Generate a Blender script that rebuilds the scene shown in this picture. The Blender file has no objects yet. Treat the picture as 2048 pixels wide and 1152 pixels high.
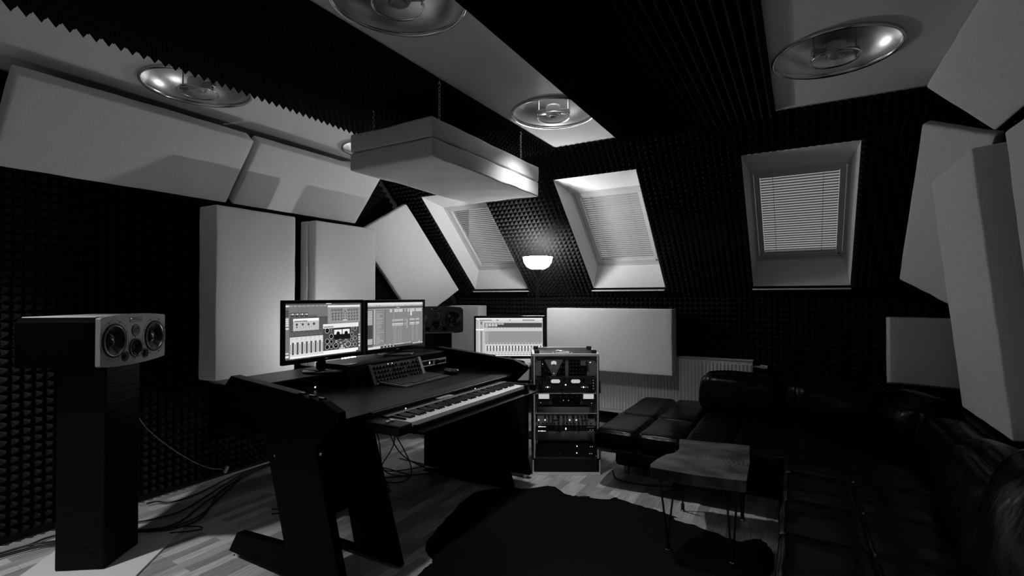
import bpy, bmesh, math, random
from mathutils import Vector, Matrix, noise
random.seed(7)
PI = math.pi
D = bpy.data
COL = bpy.context.scene.collection
SC = bpy.context.scene

# ---------------------------------------------------------------- camera
cam_d = D.cameras.new('camera'); cam = D.objects.new('camera', cam_d); COL.objects.link(cam)
YAW, PITCH, ROLL, FPX = 0.52217, 0.01687, -0.00215, 1000.54
def cam_axes():
    cy, sy = math.cos(YAW), math.sin(YAW)
    r = Vector((cy, sy, 0)); f = Vector((-sy, cy, 0)); u = Vector((0, 0, 1))
    cp, sp = math.cos(PITCH), math.sin(PITCH)
    f2 = f*cp + u*sp; u2 = u*cp - f*sp
    cr, sr = math.cos(ROLL), math.sin(ROLL)
    return r*cr + u2*sr, u2*cr - r*sr, f2
_r, _u, _f = cam_axes()
cam.matrix_world = Matrix(((_r.x, _u.x, -_f.x, 0), (_r.y, _u.y, -_f.y, 0), (_r.z, _u.z, -_f.z, 1.4), (0, 0, 0, 1)))
cam_d.sensor_width = 36; cam_d.lens = 36*FPX/2048; cam_d.clip_start = 0.02
SC.camera = cam
# ---------------------------------------------------------------- world: dusk sky outside the skylights
W = D.worlds.new('World'); SC.world = W; W.use_nodes = True
W.node_tree.nodes['Background'].inputs[0].default_value = (1, 1, 1, 1)
W.node_tree.nodes['Background'].inputs[1].default_value = SKY = 0.56
# ---------------------------------------------------------------- exposure and lamp levels
SC.view_settings.view_transform = 'Standard'; SC.view_settings.look = 'None'
SC.view_settings.gamma = 1; SC.view_settings.use_curve_mapping = False
SC.view_settings.exposure = 0.0
LAMP_W = 23.0
DOWN_A = 82.0      # downlight of the lit ceiling lamp over the rack and sofa
DOWN_B = 155.0
FILL_C = 30.0      # weak fill light added over the camera side of the room     # downlight of the lit ceiling lamp above the left edge of the view      # torchiere bulb
SHADE_E = 40.0      # glowing glass bowl
LED_E = 270.0       # small bar light behind the screens

# ---------------------------------------------------------------- materials (the photograph is black and white)
def mat(name, g, rough=.6, metal=0, spec=.5, bump=None, var=None, emit=None, coat=0, stretch=None):
    m = D.materials.new(name); m.use_nodes = True
    nt = m.node_tree; b = nt.nodes['Principled BSDF']
    b.inputs['Base Color'].default_value = (g, g, g, 1)
    b.inputs['Roughness'].default_value = rough; b.inputs['Metallic'].default_value = metal
    b.inputs['Specular IOR Level'].default_value = spec
    if coat: b.inputs['Coat Weight'].default_value = coat; b.inputs['Coat Roughness'].default_value = .15
    co = nt.nodes.new('ShaderNodeTexCoord')
    src = co.outputs['Object']
    if stretch:
        mp = nt.nodes.new('ShaderNodeMapping'); mp.inputs['Scale'].default_value = stretch
        nt.links.new(src, mp.inputs[0]); src = mp.outputs[0]
    if bump:
        sc, st, det = (bump + (3,))[:3]
        n = nt.nodes.new('ShaderNodeTexNoise'); n.inputs['Scale'].default_value = sc; n.inputs['Detail'].default_value = det
        nt.links.new(src, n.inputs['Vector'])
        bp = nt.nodes.new('ShaderNodeBump'); bp.inputs['Strength'].default_value = st; bp.inputs['Distance'].default_value = .01
        nt.links.new(n.outputs['Fac'], bp.inputs['Height']); nt.links.new(bp.outputs[0], b.inputs['Normal'])
    if var:
        sc, lo, hi = var
        n = nt.nodes.new('ShaderNodeTexNoise'); n.inputs['Scale'].default_value = sc; n.inputs['Detail'].default_value = 5
        nt.links.new(src, n.inputs['Vector'])
        r = nt.nodes.new('ShaderNodeValToRGB'); e = r.color_ramp.elements
        e[0].position = .35; e[0].color = (lo, lo, lo, 1); e[1].position = .65; e[1].color = (hi, hi, hi, 1)
        nt.links.new(n.outputs['Fac'], r.inputs[0]); nt.links.new(r.outputs[0], b.inputs['Base Color'])
    if emit:
        b.inputs['Emission Color'].default_value = (1, 1, 1, 1); b.inputs['Emission Strength'].default_value = emit
    return m
M = {}
M['plaster'] = mat('white_plaster', .72, .9, bump=(180, .15))
M['wall_dark'] = mat('dark_wall_paint', .02, .9)
M['pad'] = mat('white_absorber_fleece', .74, .95, spec=.1, bump=(220, .35), var=(130, .68, .78))
M['foam'] = mat('charcoal_acoustic_foam', .0155, .95, spec=.04, bump=(260, .4))
M['white_paint'] = mat('white_gloss_paint', .7, .35)
M['frame_white'] = mat('white_window_lacquer', .6, .3)
M['slat'] = mat('grey_blind_slat', .36, .4)
M['desk'] = mat('black_desk_lacquer', .002, .38, spec=.18, bump=(400, .04))
M['desk_leg'] = mat('black_desk_side_lacquer', .0012, .5, spec=.05)
M['desk_mat'] = mat('black_textured_laminate', .008, .5, spec=.3, bump=(500, .1))
M['plastic'] = mat('black_plastic', .006, .4, spec=.3)
M['gloss'] = mat('black_gloss_plastic', .012, .15, spec=.4)
M['key_body'] = mat('dark_grey_keyboard_plastic', .03, .45)
M['rubber'] = mat('black_rubber', .012, .8)
M['alu'] = mat('brushed_aluminium', .85, .4, metal=.35)
M['chrome'] = mat('chrome', .8, .12, metal=1)
M['steel'] = mat('dark_steel', .35, .35, metal=1)
M['mirror'] = mat('polished_reflector', .85, .33, metal=1)
M['ivory'] = mat('white_piano_key', .9, .3)
M['ebony'] = mat('black_piano_key', .012, .25)
M['grey_panel'] = mat('grey_anodised_panel', .17, .5)
M['grey_light'] = mat('light_grey_panel', .3, .5)
M['baffle'] = mat('silver_grey_baffle', .2, .55)
M['baffle_dark'] = mat('black_face_shaded_baffle', .02, .5)  # plain black faces; on the right speaker it paints shade
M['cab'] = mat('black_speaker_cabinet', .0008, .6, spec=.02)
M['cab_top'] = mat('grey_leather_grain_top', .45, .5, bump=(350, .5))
M['cone'] = mat('dark_woofer_cone', .007, .22, spec=.35)
M['stand'] = mat('black_ash_veneer', .0025, .5, spec=.1, bump=(9, .5, 6), stretch=(.6, .6, 6))
M['board'] = mat('white_board', .7, .6)
M['leather'] = mat('black_leather', .002, .26, spec=.11, bump=(5, .7, 7), stretch=(1, 2.6, 1.6))
M['cable'] = mat('black_cable_jacket', .012, .5)
M['cable_grey'] = mat('grey_cable_jacket', .25, .5)
M['radiator'] = mat('white_radiator_enamel', .55, .4)
M['ring'] = mat('bright_metal_ring', .7, .2, metal=1)
M['socket'] = mat('white_ceramic_socket', .5, .3)
M['screw'] = mat('dark_screw', .05, .4, metal=.6)
M['rug_white'] = mat('white_hide_hair', .4, .9, bump=(200, .5))
M['meter'] = mat('lit_meter_face', .7, .5, emit=.42)
M['led'] = mat('white_led', .8, .5, emit=1.4)
M['led_dim'] = mat('dim_led', .5, .5, emit=.5)
M['lcd'] = mat('lcd_panel', .3, .2, emit=.22)
M['lcd_dim'] = mat('dim_lcd_panel', .1, .2, emit=.07)
M['mark'] = mat('light_grey_print', .35, .6)
M['led_bar'] = mat('bar_light_diffuser', .9, .5, emit=LED_E)
M['shade'] = mat('glowing_opal_glass', .9, .4, emit=SHADE_E)

def glass(name, rough=.02, mixf=.1):
    m = D.materials.new(name); m.use_nodes = True; nt = m.node_tree; nt.nodes.clear()
    o = nt.nodes.new('ShaderNodeOutputMaterial'); t = nt.nodes.new('ShaderNodeBsdfTransparent'); g = nt.nodes.new('ShaderNodeBsdfGlossy')
    g.inputs['Roughness'].default_value = rough; lw = nt.nodes.new('ShaderNodeLayerWeight'); pw = nt.nodes.new('ShaderNodeMath'); pw.operation = 'POWER'; pw.inputs[1].default_value = 5; nt.links.new(lw.outputs['Facing'], pw.inputs[0])
    fr = nt.nodes.new('ShaderNodeMath'); fr.operation = 'MULTIPLY_ADD'; fr.inputs[1].default_value = .9; fr.inputs[2].default_value = .04; nt.links.new(pw.outputs[0], fr.inputs[0])
    mx = nt.nodes.new('ShaderNodeMixShader'); t.inputs[0].default_value = (.92, .92, .92, 1)
    nt.links.new(fr.outputs[0], mx.inputs[0]); nt.links.new(t.outputs[0], mx.inputs[1]); nt.links.new(g.outputs[0], mx.inputs[2]); nt.links.new(mx.outputs[0], o.inputs[0])
    return m
M['glass'] = glass('clear_glass')
def slat_mat():
    m = M['slat']; nt = m.node_tree; b = nt.nodes['Principled BSDF']; o = nt.nodes['Material Output']
    t = nt.nodes.new('ShaderNodeBsdfTranslucent'); t.inputs[0].default_value = (.8, .8, .8, 1); mx = nt.nodes.new('ShaderNodeMixShader'); mx.inputs[0].default_value = .16
    nt.links.new(b.outputs[0], mx.inputs[1]); nt.links.new(t.outputs[0], mx.inputs[2]); nt.links.new(mx.outputs[0], o.inputs[0])
slat_mat()
M['opal'] = glass('lamp_glass_disc')

def floor_mat():
    m = D.materials.new('strip_parquet'); m.use_nodes = True; nt = m.node_tree; b = nt.nodes['Principled BSDF']
    co = nt.nodes.new('ShaderNodeTexCoord'); mp = nt.nodes.new('ShaderNodeMapping'); mp.inputs['Rotation'].default_value = (0, 0, PI/2)
    nt.links.new(co.outputs['Object'], mp.inputs[0])
    def brick(w, h, c1, c2, off, mortar):
        t = nt.nodes.new('ShaderNodeTexBrick'); t.inputs['Scale'].default_value = 1; t.inputs['Brick Width'].default_value = w
        t.inputs['Row Height'].default_value = h; t.inputs['Mortar Size'].default_value = mortar; t.inputs['Color1'].default_value = (c1,)*3+(1,)
        t.inputs['Color2'].default_value = (c2,)*3+(1,); t.inputs['Mortar'].default_value = (c1*.5,)*3+(1,); t.offset = off; t.inputs['Bias'].default_value = 0
        nt.links.new(mp.outputs[0], t.inputs['Vector']); return t
    t = brick(.42, .066, .3, .68, .37, .0007)
    g = nt.nodes.new('ShaderNodeMapping'); g.inputs['Scale'].default_value = (40, 1.6, 1); nt.links.new(co.outputs['Object'], g.inputs[0])
    n = nt.nodes.new('ShaderNodeTexNoise'); n.inputs['Scale'].default_value = 3; n.inputs['Detail'].default_value = 7; nt.links.new(g.outputs[0], n.inputs['Vector'])
    r = nt.nodes.new('ShaderNodeValToRGB'); e = r.color_ramp.elements; e[0].position = .3; e[0].color = (.6,)*3+(1,); e[1].position = .7; e[1].color = (1.15,)*3+(1,)
    nt.links.new(n.outputs['Fac'], r.inputs[0])
    mx = nt.nodes.new('ShaderNodeMix'); mx.data_type = 'RGBA'; mx.blend_type = 'MULTIPLY'; mx.inputs[0].default_value = 1
    nt.links.new(t.outputs['Color'], mx.inputs[6]); nt.links.new(r.outputs[0], mx.inputs[7]); nt.links.new(mx.outputs[2], b.inputs['Base Color'])
    b.inputs['Roughness'].default_value = .42
    bp = nt.nodes.new('ShaderNodeBump'); bp.inputs['Strength'].default_value = .15; bp.inputs['Distance'].default_value = .002
    nt.links.new(n.outputs['Fac'], bp.inputs['Height']); nt.links.new(bp.outputs[0], b.inputs['Normal'])
    return m
M['floor'] = floor_mat()

def slab_mat():
    m = D.materials.new('walnut_slab'); m.use_nodes = True; nt = m.node_tree; b = nt.nodes['Principled BSDF']
    co = nt.nodes.new('ShaderNodeTexCoord'); mp = nt.nodes.new('ShaderNodeMapping'); mp.inputs['Location'].default_value = (.11, .07, 0); mp.inputs['Scale'].default_value = (1, 1.5, 1)
    nt.links.new(co.outputs['Object'], mp.inputs[0])
    w = nt.nodes.new('ShaderNodeTexWave'); w.wave_type = 'RINGS'; w.rings_direction = 'Z'; w.inputs['Scale'].default_value = 13
    w.inputs['Distortion'].default_value = 5; w.inputs['Detail'].default_value = 4; w.inputs['Detail Scale'].default_value = 1.1
    nt.links.new(mp.outputs[0], w.inputs['Vector'])
    n = nt.nodes.new('ShaderNodeTexNoise'); n.inputs['Scale'].default_value = 5; nt.links.new(mp.outputs[0], n.inputs['Vector'])
    ad = nt.nodes.new('ShaderNodeMath'); ad.operation = 'MULTIPLY_ADD'; ad.inputs[1].default_value = .2; nt.links.new(w.outputs['Fac'], ad.inputs[0]); nt.links.new(n.outputs['Fac'], ad.inputs[2])
    r = nt.nodes.new('ShaderNodeValToRGB'); e = r.color_ramp.elements; e[0].position = .45; e[0].color = (.025,)*3+(1,); e[1].position = .85; e[1].color = (.13,)*3+(1,)
    nt.links.new(ad.outputs[0], r.inputs[0]); nt.links.new(r.outputs[0], b.inputs['Base Color']); b.inputs['Roughness'].default_value = .4
    return m
M['slab'] = slab_mat()

def hide_mat():
    m = mat('black_cowhide_hair', .002, .8, spec=.15, bump=(90, .8, 8), stretch=(1, 4, 1))
    return m
M['hide'] = hide_mat()
SG = {}
def screen_grey(g):
    if g not in SG:
        m = D.materials.new('screen_light_%d' % g); m.use_nodes = True; nt = m.node_tree; nt.nodes.clear()
        o = nt.nodes.new('ShaderNodeOutputMaterial'); e = nt.nodes.new('ShaderNodeEmission')
        e.inputs[0].default_value = (1, 1, 1, 1); e.inputs[1].default_value = .95*(g/255)**2.2
        nt.links.new(e.outputs[0], o.inputs[0]); SG[g] = m
    return SG[g]

# ---------------------------------------------------------------- mesh builder
class MB:
    def __init__(s): s.v = []; s.f = []; s.mi = []; s.sm = []; s.mats = []; s.cur = 0
    def use(s, m):
        if m not in s.mats: s.mats.append(m)
        s.cur = s.mats.index(m); return s
    def add(s, vs, fs, smooth=False, T=None):
        o = len(s.v)
        for v in vs:
            v = Vector(v)
            s.v.append(T @ v if T is not None else v)
        for f in fs: s.f.append([i+o for i in f]); s.mi.append(s.cur); s.sm.append(smooth)
        return s
    def box(s, c, d, T=None, r=0):
        x, y, z = (q/2 for q in d)
        if r <= 0:
            vs = [(c[0]+a*x, c[1]+b*y, c[2]+e*z) for a in (-1, 1) for b in (-1, 1) for e in (-1, 1)]
            fs = [(0, 1, 3, 2), (4, 6, 7, 5), (0, 4, 5, 1), (2, 3, 7, 6), (0, 2, 6, 4), (1, 5, 7, 3)]
            return s.add(vs, fs, False, T)
        bm = bmesh.new(); bmesh.ops.create_cube(bm, size=1)
        for v in bm.verts: v.co = Vector((c[0]+v.co.x*d[0], c[1]+v.co.y*d[1], c[2]+v.co.z*d[2]))
        bmesh.ops.bevel(bm, geom=bm.edges[:], offset=min(r, min(d)*.45), segments=2, profile=.5, affect='EDGES')
        bm.verts.index_update(); s.add([v.co.copy() for v in bm.verts], [[v.index for v in f.verts] for f in bm.faces], False, T); bm.free(); return s
    def b2(s, a, b, T=None, r=0):
        return s.box([(a[i]+b[i])/2 for i in range(3)], [abs(b[i]-a[i]) for i in range(3)], T, r)
    def cyl(s, p0, p1, r0, r1=None, n=20, caps=True, smooth=True, T=None):
        r1 = r0 if r1 is None else r1
        p0 = Vector(p0); p1 = Vector(p1); d = (p1-p0).normalized()
        a = d.orthogonal().normalized(); b = d.cross(a)
        vs = []
        for p, r in ((p0, r0), (p1, r1)):
            for i in range(n):
                t = 2*PI*i/n; vs.append(p + a*math.cos(t)*r + b*math.sin(t)*r)
        fs = [(i, (i+1) % n, n+(i+1) % n, n+i) for i in range(n)]
        s.add(vs, fs, smooth, T)
        if caps: s.add(vs[:n], [list(range(n))[::-1]], False, T); s.add(vs[n:], [list(range(n))], False, T)
        return s
    def lathe(s, prof, c=(0, 0, 0), axis='z', n=40, T=None, smooth=True):
        vs = []; k = len(prof)
        for i in range(n):
            t = 2*PI*i/n; ca, sa = math.cos(t), math.sin(t)
            for r, h in prof:
                p = (r*ca, r*sa, h) if axis == 'z' else (r*ca, h, r*sa)
                vs.append((c[0]+p[0], c[1]+p[1], c[2]+p[2]))
        fs = [(i*k+j, ((i+1) % n)*k+j, ((i+1) % n)*k+j+1, i*k+j+1) for i in range(n) for j in range(k-1)]
        return s.add(vs, fs, smooth, T)
    def tube(s, pts, r, n=8, T=None, closed=False):
        pts = [Vector(p) for p in pts]; N = len(pts); rings = []
        prev = None
        for i, p in enumerate(pts):
            a = pts[(i-1) % N] if (closed or i > 0) else p; b = pts[(i+1) % N] if (closed or i < N-1) else p
            d = (b-a).normalized()
            if prev is None: x = d.orthogonal().normalized()
            else:
                x = prev - d*prev.dot(d); x = x.normalized() if x.length > 1e-5 else d.orthogonal().normalized()
            prev = x; y = d.cross(x); rr = r[i] if isinstance(r, (list, tuple)) else r
            rings += [p + x*math.cos(2*PI*k/n)*rr + y*math.sin(2*PI*k/n)*rr for k in range(n)]
        fs = []
        for i in range(N if closed else N-1):
            for k in range(n):
                j = (i+1) % N; fs.append((i*n+k, i*n+(k+1) % n, j*n+(k+1) % n, j*n+k))
        if not closed: fs += [list(range(n))[::-1], list(range((N-1)*n, N*n))]
        return s.add(rings, fs, True, T)
    def prism(s, poly, a, b, axis='z', T=None):
        n = len(poly)
        def P(q, h): return {'z': (q[0], q[1], h), 'y': (q[0], h, q[1]), 'x': (h, q[0], q[1])}[axis]
        vs = [P(q, a) for q in poly] + [P(q, b) for q in poly]
        fs = [list(range(n))[::-1], list(range(n, 2*n))] + [(i, (i+1) % n, n+(i+1) % n, n+i) for i in range(n)]
        return s.add(vs, fs, False, T)
    def build(s, name, m=None, parent=None, fix=True, loc=None):
        me = D.meshes.new(name); me.from_pydata([tuple(v) for v in s.v], [], s.f)
        if s.mats:
            for k in s.mats: me.materials.append(M[k] if isinstance(k, str) else k)
            me.polygons.foreach_set('material_index', s.mi)
        elif m is not None: me.materials.append(M[m] if isinstance(m, str) else m)
        me.polygons.foreach_set('use_smooth', s.sm)
        me.update()
        if fix:
            bm = bmesh.new(); bm.from_mesh(me); bmesh.ops.recalc_face_normals(bm, faces=bm.faces[:]); bm.to_mesh(me); bm.free()
        o = D.objects.new(name, me); COL.objects.link(o)
        if parent is not None: o.parent = parent
        if loc is not None: o.location = loc
        return o

def tag(o, label=None, cat=None, group=None, kind=None):
    if label: o['label'] = label
    if cat: o['category'] = cat
    if group: o['group'] = group
    if kind: o['kind'] = kind
    return o
def thing(name, label, cat, loc=(0, 0, 0), rz=0, group=None):
    o = D.objects.new(name, None); COL.objects.link(o); o.empty_display_size = .1
    o.location = loc; o.rotation_euler = (0, 0, rz)
    return tag(o, label, cat, group)
def struct(o, label=None):
    o['kind'] = 'structure'
    if label: o['label'] = label
    return o
def copy_tree(o, parent=None):
    kids = [c for c in COL.objects if c.parent == o]
    c = o.copy(); COL.objects.link(c)
    if parent is not None: c.parent = parent
    for k in kids: copy_tree(k, c)
    return c

def soft(size, r=.03, step=.06, puff=0, amp=.004, nscale=4, seed=0, c=(0, 0, 0), T=None, mb=None, sag=None):
    """rounded soft block with slightly uneven faces"""
    mb = mb or MB(); h = [q/2 for q in size]; r = min(r, min(h)*.98)
    ax = []
    for q in h:
        k = max(2, int(round(2*(q-r)/step)))
        arc = [-q + r*(1-math.cos(t)) for t in (0, PI/8, PI/4, 3*PI/8)]
        mid = [-q+r + 2*(q-r)*i/k for i in range(k+1)]
        ax.append(arc + mid + [-t for t in reversed(arc)])
    idx = {}; vs = []; fs = []
    def vert(p):
        key = tuple(round(t, 5) for t in p)
        if key not in idx:
            q = Vector(p); inner = Vector([max(-(h[i]-r), min(h[i]-r, q[i])) for i in range(3)])
            d = q-inner
            if d.length > 1e-9:
                # map cube shell to rounded shell
                m = max(abs(d.x), abs(d.y), abs(d.z)); q = inner + d.normalized()*m if r > 0 else q
            if puff:
                for i in range(3):
                    o2 = [j for j in range(3) if j != i]
                    w = 1
                    for j in o2: w *= max(0, 1-(p[j]/h[j])**2)
                    if abs(abs(p[i])-h[i]) < 1e-6: q[i] += math.copysign(puff*w**.6, p[i])
            nv = noise.noise_vector(Vector(p)*nscale + Vector((seed*3.1, seed*1.7, seed)))
            q += nv*amp
            if sag: q.z += sag(q)
            idx[key] = len(vs); vs.append(q + Vector(c))
        return idx[key]
    for i in range(3):
        j, k = [t for t in range(3) if t != i]
        for sgn in (-1, 1):
            for a in range(len(ax[j])-1):
                for b in range(len(ax[k])-1):
                    quad = []
                    for (da, db) in ((0, 0), (1, 0), (1, 1), (0, 1)):
                        p = [0, 0, 0]; p[i] = sgn*h[i]; p[j] = ax[j][a+da]; p[k] = ax[k][b+db]; quad.append(vert(p))
                    if len(set(quad)) == 4: fs.append(quad)
    mb.add(vs, fs, True, T); return mb

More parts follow.
